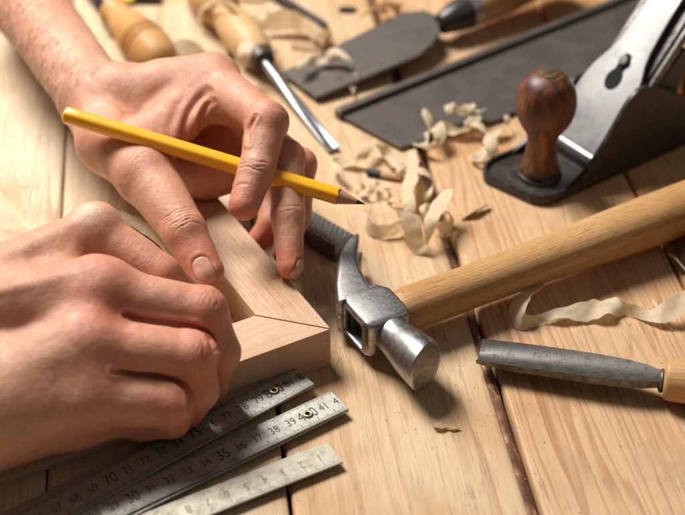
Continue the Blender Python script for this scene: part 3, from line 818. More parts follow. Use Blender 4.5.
# ------------------------------------------------------------------ gouge at the right edge
m_dsteel = metal('dark tool steel', (.20, .188, .18), .32, .85, (.05, .036, .028), 1.6, (3, 14, 14), .25, rspread=.2)
m_octwood = pine('boxwood handle', (.55, .33, .15), (.36, .18, .07), 'X', ring=1.2, seed=2.2, centre=(0, -3), rough=.42, rings=.5)
def gouge_right():
    a = P(479, 358, .5); b = P(664, 381, 1.1)
    fr = frame(a, b - a); L = np.linalg.norm(b - a)
    t = thing('gouge', 'short dark steel gouge with a trough-shaped blade and octagonal wood handle at the right edge', 'gouge', fr)
    def sec(x, w, r_up, th, zc):
        """trough section: concave top"""
        n = 12; out = []
        for k in range(n + 1):
            q = -1 + 2 * k / n; out.append((x, q * w, zc + r_up * q * q))
        for k in range(n + 1):
            q = 1 - 2 * k / n; out.append((x, q * (w - .02), zc - th + (r_up * .85 + th * .25) * q * q * .9))
        return out
    S_ = [(0, .88, .42, .06), (.12, .89, .42, .12), (.5, .90, .42, .22), (2, .95, .38, .34), (4, .96, .32, .40), (6, .93, .25, .46), (7.5, .86, .18, .5), (8.6, .70, .12, .52), (9.3, .48, .06, .5), (9.8, .30, .02, .45), (L - .35, .22, 0, .40)]
    rings = [sec(x, w, c, th, .18 + .012 * x) for x, w, c, th in [(a_, b_, c_, d_ + .10) for a_, b_, c_, d_ in S_]]
    obj('blade', loft(rings), m_dsteel, t, True, auto=45)
    obj('bolster', lathe([(L - .45, .22), (L - .3, .42), (L - .2, .62), (L - .1, .66), (L - .02, .6), (L + .02, .5)], 32, sz=.95), m_dsteel, t, True, auto=45)
    pts = []
    rings = []
    for x, r in ((L, .95), (L + .08, 1.12), (L + .3, 1.17), (L + 2, 1.22), (L + 5, 1.3), (L + 8, 1.2)):
        rings.append([(x, r * math.cos(math.radians(22.5 + 45 * k)), .12 + r * math.sin(math.radians(22.5 + 45 * k))) for k in range(8)])
    bm = loft(rings); bmesh.ops.bevel(bm, geom=bm.edges[:], offset=.05, segments=2, affect='EDGES')
    obj('handle', bm, m_octwood, t, True, auto=50)
gouge_right()

# ------------------------------------------------------------------ bench plane
m_iron = metal('japanned iron', (.040, .034, .031), .32, .45, (.12, .09, .06), 1.2, (8, 8, 8), .2, met=.35)
m_knob = None
def knob_mat():
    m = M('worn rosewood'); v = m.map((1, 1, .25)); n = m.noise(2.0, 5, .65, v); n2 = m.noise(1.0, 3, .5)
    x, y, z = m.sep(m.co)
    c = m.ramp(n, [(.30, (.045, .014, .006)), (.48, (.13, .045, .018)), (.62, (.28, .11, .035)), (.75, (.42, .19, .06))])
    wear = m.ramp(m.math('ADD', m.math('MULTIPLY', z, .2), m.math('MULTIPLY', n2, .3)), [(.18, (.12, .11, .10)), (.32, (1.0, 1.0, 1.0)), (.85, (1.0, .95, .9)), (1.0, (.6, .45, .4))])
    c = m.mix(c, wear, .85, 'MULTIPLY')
    m.set(col=c, rough=m.ramp(n, [(.3, .40), (.7, .58)]), coat=.12, coatr=.35); m.bump(m.noise(6, 5, .7), .25, .0005); return m.m
def plane():
    # local: x = length (to the upper right), y = width (away), z up
    a = P(545.6, 208.5, 0); b = P(685, 146, 0)
    ang = math.atan2(b[1] - a[1], b[0] - a[0])
    d = np.array([math.cos(ang), math.sin(ang), 0])
    fr = frame(a + d * 1.15, d)
    t = thing('hand_plane', 'black iron bench plane with a bright lever cap and worn brown round knob', 'hand plane', fr)
    W = 5.6
    # sole with rounded toe
    poly = []
    def arc(cx, cy, r, a0, a1, n=8):
        return [(cx + r * math.cos(math.radians(a0 + (a1 - a0) * k / n)), cy + r * math.sin(math.radians(a0 + (a1 - a0) * k / n))) for k in range(n + 1)]
    poly = arc(-.2, 1.6, 1.6, 270, 200) + arc(-.6, W - 1.9, 1.9, 165, 90) + [(24, W), (24, 0)]
    obj('sole', prism(poly, 0, .42, .1, 3), m_iron, t, True, auto=40)
    # raised lip round the toe
    lip = bmesh.new(); prev = None
    path = [(4, .13)] + arc(-.2, 1.6, 1.47, 270, 200) + arc(-.6, W - 1.9, 1.77, 165, 90) + [(4, W - .13)]
    rings = []
    for i, p in enumerate(path):
        q0 = np.array(path[max(0, i - 1)]); q1 = np.array(path[min(len(path) - 1, i + 1)]); tt = (q1 - q0) / np.linalg.norm(q1 - q0); nn = np.array([-tt[1], tt[0]])
        rings.append([(p[0] + nn[0] * s * .14, p[1] + nn[1] * s * .14, z) for s, z in ((-1, .3), (-1, .62), (-.5, .72), (.5, .72), (1, .62), (1, .3))])
    obj('toe_lip', loft(rings), m_iron, t, True, auto=50)
    # cheeks
    prof = [(-.2, .3), (.1, .62), (1.0, .85), (2.2, 1.6), (3.4, 3.0), (4.3, 4.3), (5.0, 5.3), (5.6, 5.85), (6.3, 6.0), (7.2, 5.75), (8.5, 5.1), (10.5, 3.9), (13, 2.6), (17, 1.6), (24, 1.2), (24, .3)]
    pp = [tuple(q) for q in crv([(x, z, 0) for x, z in prof[:-1]], 5)]
    for y0, y1, nm in ((0, .32, 'cheek'), (W - .32, W, 'cheek')):
        if y0 > 0: pp = [(x, .3 + (z - .3) * .72, q) for x, z, q in pp]
        ring0 = [(x, y0, z) for x, z, _ in pp] + [(24, y0, .3)]; ring1 = [(x, y1, z) for x, z, _ in pp] + [(24, y1, .3)]
        bm = loft([ring0, ring1]); bmesh.ops.bevel(bm, geom=[e for e in bm.edges if abs(e.verts[0].co.y - e.verts[1].co.y) < 1e-4 and e.calc_length() > 1e-4], offset=.05, segments=2, affect='EDGES', clamp_overlap=True)
        obj(nm, bm, m_iron, t, True, auto=40)
    # cross rib and receiver behind the knob
    obj('cross_rib', box(3.2, 3.6, .3, W - .3, .4, 1.1, .08), m_iron, t, True, auto=40)
    obj('knob_boss', lathe([(.3, 1.45), (.62, 1.42), (.78, 1.3), (.82, 1.0)], 40, m=Matrix.Translation((.55, W / 2 - .25, 0)) @ Matrix.Rotation(-math.pi / 2, 4, 'Y')), m_iron, t, True, auto=50)
    kz = .8
    prof = [(0, 1.22), (.10, 1.25), (.3, 1.18), (.7, 1.02), (1.4, .92), (2.1, .90), (2.7, .98), (3.2, 1.25), (3.7, 1.52), (4.3, 1.70), (4.9, 1.76), (5.5, 1.70), (6.0, 1.55), (6.45, 1.28), (6.75, .92), (6.88, .62), (6.9, 0)]
    prof = [(x, q * 1.06) for x, q in prof]
    sm = [tuple(q[:2]) for q in crv([(x, r, 0) for x, r in prof[:-1]], 4)] + [(6.9, 0)]
    k = lathe(sm, 56, m=Matrix.Rotation(-math.pi / 2, 4, 'Y'))
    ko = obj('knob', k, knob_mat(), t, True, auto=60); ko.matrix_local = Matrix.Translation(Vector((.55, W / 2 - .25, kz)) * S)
    sb = lathe([(6.86, .58), (6.95, .56), (6.98, .45), (6.98, 0)], 32, m=Matrix.Rotation(-math.pi / 2, 4, 'Y'))
    so = obj('screw', sb, metal('aged brass', (.22, .15, .08), .45, .7, (.10, .07, .04)), ko, True, auto=50)
    sl = box(-.5, .5, -.06, .06, 6.975, 6.99)
    obj('screw_slot', sl, m_under, so, False)
    # iron and lever cap, leaning back at 45 degrees: local plane frame
    E_ = math.radians(50)
    lm = Matrix.Translation((3.9, 0, 1.3)) @ Matrix.Rotation(-E_, 4, 'Y')        # local x climbs the slope, z its normal
    bm = box(-1.6, 11.5, .75, W - .75, -.45, -.15, .04); bmesh.ops.transform(bm, matrix=lm, verts=bm.verts)
    obj('plane_iron', bm, m_dsteel, t, True, auto=40)
    bm = box(-1.2, 10.5, .95, W - .95, -.13, .02, .04); bmesh.ops.transform(bm, matrix=lm, verts=bm.verts)
    obj('cap_iron', bm, m_dsteel, t, True, auto=40)
    # lever cap outline with waist
    c = W / 2; half = [(-.3, 2.3), (1.2, 2.3), (2.6, 2.28), (4.0, 2.2), (4.9, 2.05), (5.6, 1.8), (6.3, 1.5), (7.2, 1.3), (8.5, 1.2), (9.5, 1.15), (12, 1.1)]
    out = [(x, c - q) for x, q in half] + [(x, c + q) for x, q in half[::-1]]
    cap = prism(out, .22, .52, .07, 3); bmesh.ops.transform(cap, matrix=lm, verts=cap.verts)
    m_cap = metal('bright lever cap', (.40, .40, .40), .34, .35, (.36, .27, .20), .45, (1, 1, 1), .03)
    lc = obj('lever_cap', cap, m_cap, t, True, auto=40)
    low = lathe([(-2.1, .30), (-2.05, .38), (2.05, .38), (2.1, .30)], 28, m=lm @ Matrix.Translation((-.25, c, .22)) @ Matrix.Rotation(math.pi / 2, 4, 'Z'))
    obj('lower_roll', low, m_cap, lc, True, auto=40)
    # keyhole slot, a black plate painting the hole's shade on the cap, and screw
    ks = []
    for k in range(24):
        th = 2 * math.pi * k / 24; ks.append((4.70 + .74 * math.cos(th), c + .60 * math.sin(th)))
    kh = prism(ks, .51, .535); 
    kh2 = prism(arc(6.2, c, .34, -90, 90, 8) + arc(4.9, c, .36, 90, 270, 8), .515, .54, bm=kh)
    bmesh.ops.transform(kh, matrix=lm, verts=kh.verts)
    obj('keyhole', kh, plain('painted hole shade', (.006, .006, .006), .9), lc, False)
    sc_ = lathe([(.5, .36), (.72, .36), (.80, .28), (.82, 0)], 28, m=lm @ Matrix.Translation((6.0, c, 0)) @ Matrix.Rotation(-math.pi / 2, 4, 'Y'))
    obj('lever_screw', sc_, m_dsteel, lc, True, auto=40)
    # frog behind the iron
    fg = loft([[(x, y, z) for x, z in ((3.4, .4), (4.4, .7), (10.6, 6.9), (11.2, 6.6), (9.6, .4))] for y in (.9, W - .9)])
    obj('frog', fg, m_iron, t, False)
    # adjusting lever + wheel on the near side and tote behind
    ob = lathe([(0, .9), (.1, 1.05), (.5, 1.05), (.6, .9)], 36, m=Matrix.Translation((11.2, c, 3.6)) )
    obj('adjusting_wheel', ob, m_brass, t, True, auto=40)
    lt = box(-.3, 11.8, .42, .62, -.5, .1, .05); bmesh.ops.transform(lt, matrix=lm, verts=lt.verts)
    obj('side_lever', lt, m_dsteel, t, True, auto=40)
    tt = loft([[(x + (1.6 * math.sin(z * .35)), c + w * math.cos(u), z + 0) if False else (x + ww * math.cos(u), c + .9 * math.sin(u), z) for u in np.linspace(0, 2 * math.pi, 20, endpoint=False)] for x, z, ww in ((15, .4, 1.7), (14.6, 2, 1.3), (14.2, 4, 1.1), (14.8, 6, 1.1), (13.8, 8, 1.5), (13.4, 8.8, 1.0))])
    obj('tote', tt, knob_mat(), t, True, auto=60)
plane()

# ------------------------------------------------------------------ back saw (dark plate with spine)
m_saw = metal('dark saw steel', (.17, .15, .135), .33, .9, (.055, .034, .022), .35, (.5, 6, 6), .12, met=.75, rspread=.22)
def saw():
    a = P(337, 113, .5); b = P(560, 24, .5)
    fr = frame(a - np.array([0, 0, .5]), (b - a) * [1, 1, 0])
    t = thing('back_saw', 'dark steel saw plate with a raised spine, lying diagonally behind the plane', 'saw', fr)
    q = fr.inverted() @ V(P(400, 148, .3)); q2 = fr.inverted() @ V(P(500, 119, .3))
    obj('blade', prism([(.15, -.15), (q.x, q.y), (q2.x, q2.y), (34, q2.y + (34 - q2.x) * .05), (34, -.15)], .18, .36, .02, 1), m_saw, t, True, auto=30)
    obj('spine', box(0, 34, -.32, .32, .02, .75, .10, 3), m_saw, t, True, auto=40)
saw()

# ------------------------------------------------------------------ wide chisel behind
m_olive = pine('oiled wood handle', (.50, .29, .14), (.30, .15, .06), 'X', ring=1.3, seed=8, centre=(0, -3), rough=.38, rings=.5)
m_black = plain('black ferrule', (.025, .022, .022), .35)
def wide_chisel():
    a = P(300, 92, .4); b = P(441, 24, 1.6)
    fr = frame(a, b - a); L = np.linalg.norm(b - a)
    t = thing('chisel', 'broad dark flat chisel blade with black collar and wooden handle, partly under a shaving', 'chisel', fr)
    inv = fr.inverted(); pl = []
    for x, y, z in ((282, 74, .4), (316, 99, .4), (418, 56, 1.3), (434, 42, 1.5), (440, 32, 1.6), (436, 17, 1.6), (424, 13, 1.5), (402, 17, 1.3)):
        q = inv @ V(P(x, y, z)); pl.append((q.x, q.y))
    bm = prism(pl, -.14, .14, .03, 1)
    obj('blade', bm, m_saw, t, True, auto=30)
    obj('collar', lathe([(L - .2, .6), (L, .8), (L + 1.5, 1.15), (L + 2.3, 1.25), (L + 2.4, 1.1)], 36), m_black, t, True, auto=50)
    obj('ferrule', lathe([(L + 2.35, 1.2), (L + 2.4, 1.3), (L + 3.2, 1.3), (L + 3.25, 1.2)], 36), metal('nickel ferrule', (.6, .58, .55), .3, .3), t, True, auto=50)
    obj('handle', lathe([(L + 3.2, 1.2), (L + 3.5, 1.35), (L + 6, 1.55), (L + 9, 1.5), (L + 11, 1.6), (L + 12, 1.2), (L + 12.3, 0)], 40), m_olive, t, True, auto=60)
wide_chisel()

# ------------------------------------------------------------------ round-shafted gouge behind the hand
m_chrome = metal('polished steel', (.50, .52, .55), .26, .25, (.2, .2, .2), 1, (3, 20, 20), .06)
m_turned = pine('turned handle', (.62, .40, .20), (.42, .23, .09), 'X', ring=1.2, seed=5, centre=(0, -3), rough=.5, rings=.5)
def back_gouge():
    a = P(333, 147, .45); b = P(264, 62, 1.3)
    fr = frame(a, b - a); L = np.linalg.norm(b - a)
    t = thing('gouge', 'slim bright steel gouge with a fat turned wood handle, behind the pencil hand', 'gouge', fr)
    bm = bmesh.new()
    rings = []
    for x, r in ((0, .40), (.05, .42), (1.0, .42), (L * .5, .40), (L * .8, .36), (L - .3, .34), (L + 1, .34)):
        o = []
        for k in range(24):
            u = 2 * math.pi * k / 24; y = r * math.cos(u); z = r * math.sin(u)
            if z > 0 and x < L * .6: z = z * (.15 - .5 * (1 - (y / r) ** 2)) if x < .5 * L else z * .4
            o.append((x, y, z))
        rings.append(o)
    obj('shaft', loft(rings), m_chrome, t, True, auto=50)
    obj('ferrule', lathe([(L - .1, .55), (L, .85), (L + .9, 1.05), (L + 1.1, 1.0)], 32), plain('dark ferrule', (.06, .04, .03), .45), t, True, auto=50)
    obj('handle', lathe([(L + .7, .98), (L + 1, 1.15), (L + 2.2, 1.35), (L + 4, 1.45), (L + 5.6, 1.30), (L + 6.4, 1.12), (L + 6.9, 1.05), (L + 7.2, 1.35), (L + 9, 1.65), (L + 12, 1.5), (L + 14, 1.2), (L + 14.3, 0)], 40), m_turned, t, True, auto=40)
back_gouge()

def turned_tool():
    a = P(163, 63, 1.5); b = P(92, -12, 1.5)
    fr = frame(a, b - a); L = np.linalg.norm(b - a)
    t = thing('tool_handle', 'turned wood handle with two incised rings, lying beside the forearm', 'tool handle', fr)
    pr = [(-.35, 0), (-.3, .5), (0, 1.0), (.4, 1.25), (1.2, 1.48), (2.0, 1.60), (2.3, 1.62), (2.42, 1.42), (2.54, 1.62), (2.86, 1.64), (2.98, 1.44), (3.1, 1.64), (3.38, 1.64), (3.5, 1.44), (3.62, 1.64), (4.6, 1.55), (6, 1.35), (7.2, 1.12), (8.2, 1.0), (8.6, 1.2), (8.9, 1.2), (9, 1.0)]
    obj('grip', lathe(pr, 44), pine('amber handle', (.58, .34, .13), (.42, .21, .07), 'X', ring=1.1, seed=7, centre=(0, -3), rough=.48, rings=.4), t, True, auto=50)
    obj('ferrule', lathe([(8.9, .9), (9, 1.0), (11, .9), (11.1, .5), (16, .4)], 32), m_black, t, True, auto=50)
turned_tool()

def thin_tool():
    a = P(325, 27, .25); b = P(270, -8, .5)
    t = thing('steel_rod', 'thin dark steel rod at the top edge, among shavings', 'rod', frame(a, b - a))
    L = np.linalg.norm(b - a)
    bm = loft([[(x, -w, 0), (x, w, 0), (x, w * .6, .3), (x, -w * .6, .3)] for x, w in ((0, .38), (.8, .42), (L * .6, .36), (L + 3, .3))])
    obj('shank', bm, m_dsteel, t, True, auto=30)
thin_tool()

def dark_chip():
    t = thing('wood_chip', 'small dark chip lying alone near the top edge', 'chip', P(347, 11, 0))
    bm = prism([(-.7, -.2), (-.3, -.45), (.5, -.35), (.8, .0), (.3, .3), (-.5, .3)], .02, .3, .08, 1)
    obj('chip', bm, plain('dark bark', (.05, .03, .022), .7), t, True, auto=40)
dark_chip()

# ------------------------------------------------------------------ rasp
def rasp():
    # axis along the visible upper edge; right end face at (350,232)-(338,256)
    a = P(345, 241, 1.2); b = P(252, 186, 1.2)
    # near lower front edge and far upper edge
    fr = frame(a - np.array([0, 0, 1.2]), b - a)
    t = thing('rasp', 'black rasp with a diamond-cut face, sticking out from under the fingers', 'rasp', fr)
    L = np.linalg.norm(b - a); hw = .82; H = 1.2
    m_r = metal('blackened steel', (.18, .18, .185), .34, .3, (.02, .02, .02), 2, (8, 8, 8), .2, met=.7)
    obj('body', box(0, L, -hw, hw, .05, H, .07, 2), m_r, t, True, auto=40)
    bm = bmesh.new(); s = .38
    i = 0
    for iu in range(int(L / s) + 1):
        for iv in range(6):
            x = .22 + iu * s; y = -hw + .17 + iv * .262
            x += (iv % 2) * s / 2
            if x > L - .1 or abs(y) > hw - .08: continue
            q = [bm.verts.new((x - .16, y, H)), bm.verts.new((x, y - .12, H)), bm.verts.new((x + .16, y, H)), bm.verts.new((x, y + .12, H))]
            tp = bm.verts.new((x - .05, y, H + .15))
            for k in range(4): bm.faces.new((q[k], q[(k + 1) % 4], tp))
    bmesh.ops.recalc_face_normals(bm, faces=bm.faces[:])
    obj('teeth', bm, metal('rasp teeth with painted glints', (.80, .80, .80), .38, .1, (.03, .03, .03), 2, met=.9), t, False)  # teeth coloured far lighter than the body to paint in bright highlights
rasp()

# ------------------------------------------------------------------ shavings
def shaving_mat(name, a, b):
    m = M(name); fv = m.map((9, .9, 9)); n = m.noise(1, 4, .6, m.map((5, 5, 5)))
    uvn = m.n.new('ShaderNodeUVMap'); mp = m.n.new('ShaderNodeMapping'); mp.inputs['Scale'].default_value = (.6, 26, 1)
    m.l.new(uvn.outputs[0], mp.inputs[0]); st = m.noise(1, 3, .6, mp.outputs[0])
    c = m.mix(a, b, m.ramp(st, [(.35, 0.0), (.7, 1.0)]))
    c = m.mix(c, m.ramp(n, [(.3, .85), (.7, 1.03)]), .8, 'MULTIPLY')
    m.set(col=c, rough=.5, spec=.3); nb = m.bump(st, .3, .0003)
    tr = m.n.new('ShaderNodeBsdfTranslucent'); m.l.new(c, tr.inputs[0]); mx = m.n.new('ShaderNodeMixShader'); mx.inputs[0].default_value = .6
    m.l.new(m.b.outputs[0], mx.inputs[1]); m.l.new(tr.outputs[0], mx.inputs[2]); m.l.new(mx.outputs[0], m.out.inputs[0])
    return m.m
m_shav = shaving_mat('pine shaving', (.95, .88, .74), (.90, .77, .56))
m_shav2 = shaving_mat('warm shaving', (.86, .70, .48), (.70, .50, .28))

def ribbon(name, label, pts, wid, wdirs, mat=None, seed=1, group='wood shavings scattered on the bench', th=.010, ragged=.12, n=9, cat='shaving', wpx=True):
    """pts (px,py,z) centre line; wdirs one 3-D direction per point for the ribbon's width"""
    C3 = [P(*p) if wpx else np.array(p, float) for p in pts]
    W3 = [unit(w) for w in wdirs] if len(wdirs) == len(pts) else [unit(wdirs[0])] * len(pts)
    ws = wid if isinstance(wid, (list, tuple)) else [wid] * len(pts)
    c = crv(C3, n); w = crv(W3, n); ww = crv([np.array([q, 0, 0]) for q in ws], n)
    base = np.array([c[0][0], c[0][1], 0]); bm = bmesh.new(); uvl = bm.loops.layers.uv.new('UVMap'); NW = 6
    rng = random.Random(seed); rows = []; L = 0; us = []
    for i, (p, wd, wi) in enumerate(zip(c, w, ww)):
        wd = unit(wd); 
        if i: L += np.linalg.norm(p - c[i - 1])
        us.append(L); row = []
        tng = unit(c[min(i + 1, len(c) - 1)] - c[max(i - 1, 0)]); nm = np.cross(tng, wd)
        for j in range(NW + 1):
            q = j / NW - .5
            e = (abs(q) > .4) * ragged * wi[0] * mnoise.noise(Vector((L * 2.1, seed * 3.3 + (9 if q > 0 else 0), .5)))
            cup = .06 * wi[0] * (q * q * 4) * mnoise.noise(Vector((L * .8, seed, 3)))
            wr = .06 * mnoise.noise(Vector((L * 1.8, q * 3, seed)))
            v = p + wd * (q * wi[0] * .5 * 2 + e * np.sign(q)) + nm * (cup + wr)
            v = v - base; v[2] = max(v[2], .03)
            row.append(v)
        rows.append(row)
    N = []
    V0 = [[bm.verts.new(tuple(v)) for v in r] for r in rows]
    for i in range(len(rows) - 1):
        for j in range(NW):
            f = bm.faces.new((V0[i][j], V0[i][j + 1], V0[i + 1][j + 1], V0[i + 1][j]))
            for lp, (a, b) in zip(f.loops, ((i, j), (i, j + 1), (i + 1, j + 1), (i + 1, j))):
                lp[uvl].uv = (us[a], b / NW * wid[0] if isinstance(wid, (list, tuple)) else b / NW * wid)
    bm.normal_update()
    g = bmesh.ops.solidify(bm, geom=bm.faces[:], thickness=th)
    o = obj(name, bm, mat or m_shav, None, True, Matrix.Translation(V(base)), auto=60)
    tagp(o, label, cat, group)
    return o

def curl(name, label, c, axis, r0, r1, turns, wid, a0=0, drift=0.0, mat=None, seed=1, tail=None, up=(0, 0, 1)):
    """a coil round an axis through c=(px,py,z)"""
    ctr = P(*c); ax = unit(axis); u = np.array(up, float); u = unit(u - ax * (u @ ax)); v = np.cross(ax, u)
    pts = []; n = max(6, int(turns * 10))
    for k in range(n + 1):
        q = k / n; th = a0 + 2 * math.pi * turns * q; r = r0 + (r1 - r0) * q
        pts.append(ctr + (u * math.cos(th) + v * math.sin(th)) * r + ax * drift * (q - .5))
    return ribbon(name, label, pts, wid, [ax], mat, seed, n=3, wpx=False)

def helix(name, label, axis_pts, rad, turns, wid, a0=0.0, seed=1, mat=None, flat=.8):
    """a springy curl wound round a bent axis"""
    ax = crv([P(*p) for p in axis_pts], 12); n = int(turns * 20); pts = []; wd = []
    rng = random.Random(seed); L = len(ax) - 1
    for k in range(n + 1):
        q = k / n * L; i = min(int(q), L - 1); c = ax[i] + (ax[i + 1] - ax[i]) * (q - i); t = unit(ax[i + 1] - ax[i])
        u = unit(np.cross(t, [0, 0, 1])); v = np.cross(u, t)
        rr = rad * (1 + .35 * mnoise.noise(Vector((k * .12, seed, 0)))) * (1 - .25 * (k / n) ** 3); th = a0 + 2 * math.pi * turns * k / n
        p = c + u * math.cos(th) * rr + v * math.sin(th) * rr * flat
        p[2] = max(p[2], .06); pts.append(p); wd.append(unit(t + .25 * u * mnoise.noise(Vector((k * .10, 3, seed)))))
    w = [wid * (1 - .5 * abs(2 * k / n - 1) ** 4) for k in range(n + 1)]
    return ribbon(name, label, pts, w, wd, mat, seed, n=2, wpx=False, ragged=.10)

Zu = (0, 0, 1); T_ = (.3, .6, .8)
# ribbon running out from under the hammer handle to the right edge
ribbon('wood_shaving', 'long twisted pale shaving running from under the hammer handle to the right edge',
       [(540, 285, .9), (526, 294, 1.0), (519, 310, .8), (523, 322, .5), (540, 319, .35), (560, 313, .5), (585, 312, .45), (608, 306, .6), (628, 309, .4), (650, 316, .35), (668, 311, .8), (690, 299, 1.2), (710, 288, 1.4)],
       [1.2, 1.3, 1.3, 1.0, .5, .8, 1.1, 1.5, .7, .8, 1.3, 1.4, 1.4],
       [(.8, -.5, .5), (.8, -.4, .5), (.7, -.2, .8), (.3, .3, .9), (-.1, .5, 1), (.1, .95, .1), (0, 1, .7), (.1, 1, -.1), (.0, .4, 1), (.1, .9, .2), (0, 1, .7), (0, 1, .2), (0, 1, .6)], m_shav, 3)
ribbon('wood_splinter', 'fine pale splinter beside the long shaving, near the right edge', [(652, 300, .15), (660, 312, .3), (664, 322, .2), (672, 330, .1)], [.08, .16, .12, .05], [(1, .3, .2)], m_shav, 5, cat='splinter', group=None)
# cluster right of the pencil tip
cl = 'loose curl of the shaving heap right of the pencil point, '
helix('wood_shaving', 'springy pale shaving arching over the dark-tipped sliver behind the pencil point', [(337, 180, .5), (342, 163, .7), (356, 154, .8), (374, 150, .8), (391, 155, .75), (399, 170, .6), (400, 182, .45)], .60, 2.6, 1.05, .6, 11)
ribbon('wood_shaving', 'upright twisted shaving between the arching one and the open loop, mid bench',
       [(412, 150, .6), (413, 165, .9), (410, 182, 1.2), (408, 196, 1.2), (410, 207, .9), (411, 214, .6)], [.5, .7, 1.0, .95, .7, .4],
       [(1, .1, .2), (1, -.1, .3), (1, 0, .5), (.8, .5, .5), (1, .2, .3), (1, 0, 0)], m_shav, 13)
ribbon('wood_shaving', 'low curled shaving with an open end just right of the graphite point',
       [(372, 210, .9), (367, 218, .8), (369, 226, .6), (378, 231, .5), (390, 231, .5), (400, 226, .7), (408, 218, .9)], [.6, .8, .9, .9, .9, 1.0, .9],
       [(.2, .2, 1)], m_shav, 17)
ribbon('wood_shaving', 'broad upright shaving folded into a loop, nearest the hammer handle',
       [(400, 222, .9), (404, 214, 1.9), (410, 214, 2.0), (412, 226, 1.5), (415, 240, .8), (421, 248, .4), (428, 244, .7), (431, 232, 1.3), (432, 219, 1.8), (438, 207, 1.8), (444, 197, 1.9), (449, 189, 2.0)],
       [.5, 1.0, 1.1, 1.15, 1.1, 1.0, .95, 1.0, 1.1, 1.1, 1.0, .6], [(.3, .5, -.5), (.8, -.3, -.3), (1, -.1, -.1), (1, 0, .1), (1, .05, .1), (.7, .2, .5), (.3, .4, .6), (.5, .4, .3), (.9, .3, .2), (.9, .1, .2), (.9, -.3, .3), (.8, -.4, .4)], m_shav, 19, ragged=.08)
ribbon('wood_shaving', 'small pointed shaving end right of the folded loop', [(434, 226, .5), (440, 224, .8), (446, 229, .5), (449, 236, .2)], [.3, .7, .5, .15], [(.8, .2, .5)], m_shav, 23)
# near the plane
helix('wood_shaving', 'springy pale shaving lying before the dark saw plate, left of the plane', [(424, 118, 1.0), (420, 134, .8), (432, 141, .8), (446, 130, .9), (462, 124, .9), (476, 122, .8)], .72, 2.1, 1.3, 1.4, 29)
helix('wood_shaving', 'tightly curled pale shaving beside the toe of the plane', [(474, 124, .7), (478, 138, .7), (482, 154, .6), (492, 144, .7), (496, 128, .8), (504, 122, .6)], .70, 2.2, 1.25, .3, 31)
# on the chisel blade
helix('wood_shaving', 'curled pale shaving draped over the wide chisel blade', [(296, 70, 1.3), (308, 64, 1.5), (322, 58, 1.6), (338, 54, 1.7), (347, 64, 1.5), (352, 78, 1.0), (358, 94, .5)], .52, 2.0, 1.3, .2, 37)
ribbon('wood_shaving', 'dim shaving lying flat between the slim gouge and the steel rod', [(256, 30, .5), (270, 22, 1.0), (288, 20, 1.2), (304, 26, .9), (318, 34, 1.0), (330, 42, .5), (312, 46, .3), (290, 44, .3)],
       [.8, 1.4, 1.7, 1.5, 1.3, 1.0, .9, .5], [(.2, .7, .6), (.1, .7, .7), (0, .8, .5), (.1, .9, .4), (.3, .8, .4), (.5, .5, .7), (0, .9, .4), (0, .9, .4)], m_shav2, 41)
ribbon('wood_shaving', 'pale shaving scrap against the slim gouge handle', [(254, 30, .8), (262, 36, 1.0), (272, 43, .7)], [.5, .8, .4], [(.6, .5, .6)], m_shav, 43)
ribbon('wood_shaving', 'thin shaving bent into an arch behind the chisel blade, near the top edge', [(345, 40, .2), (352, 28, .9), (362, 16, 1.6), (378, 6, 2.0), (392, 5, 1.8), (398, 14, 1.1), (400, 26, .4)],
       [.4, .6, .7, .7, .6, .5, .3], [(.6, .3, .7)], m_shav2, 47)
ribbon('wood_shaving', 'pale shaving lying under the pencil hand by the turned handle', [(150, 58, .4), (166, 52, 1.1), (178, 48, 1.5), (192, 50, 1.4), (206, 56, 1.0)], [.6, 1.1, 1.3, 1.2, .8], [(.1, .6, .8)], m_shav, 53)
ribbon('wood_shaving', 'pale shaving wrapped over the fat gouge handle', [(199, 26, .6), (203, 10, 2.2), (212, 2, 3.4), (224, 4, 3.6), (238, 16, 3.0)], [.5, .6, .7, .7, .5], [(.8, -.4, .3)], m_shav, 59)
ribbon('wood_shaving', 'flat pale shaving stuck to the gouge handle near its dark ferrule', [(246, 42, 2.9), (244, 54, 2.5), (241, 66, 1.6), (240, 74, .8)], [1.0, 1.2, .9, .4], [(1, -.3, .3)], m_shav, 61)
# at the left edge and between the hands
ribbon('wood_shaving', 'broad pale shaving at the left edge above the clenched hand', [(-6, 190, 1.2), (2, 206, 1.3), (8, 224, 1.0), (12, 242, .6), (10, 262, .3)], [.5, 1.1, 1.5, 1.9, 1.5], [(1, .2, .15)], m_shav, 67)
ribbon('wood_shaving', 'thin shaving arcing out between the two hands', [(104, 214, 2.2), (120, 216, 3.2), (140, 225, 3.8), (158, 238, 3.9), (172, 254, 3.6), (182, 270, 3.0), (184, 290, 2.2)], [.5, .6, .6, .6, .6, .6, .5], [(.3, .5, .75)], m_shav, 71)
helix('wood_shaving', 'small tight curl lying between the pencil point and the rising looped shaving', [(381, 192, .35), (390, 197, .4), (398, 204, .35)], .32, 1.3, .4, .9, 83)
helix('wood_shaving', 'blurred curl of shaving on the plank between the steel rod and chisel blade', [(318, 46, .5), (330, 40, .5), (342, 44, .5)], .42, 1.4, .7, .2, 85, m_shav2)
helix('wood_shaving', 'curly pale shaving just beyond the pencil hand, below the steel rod', [(250, 22, .6), (262, 14, .6), (278, 12, .6), (292, 18, .5)], .5, 1.7, .8, 1.0, 87)
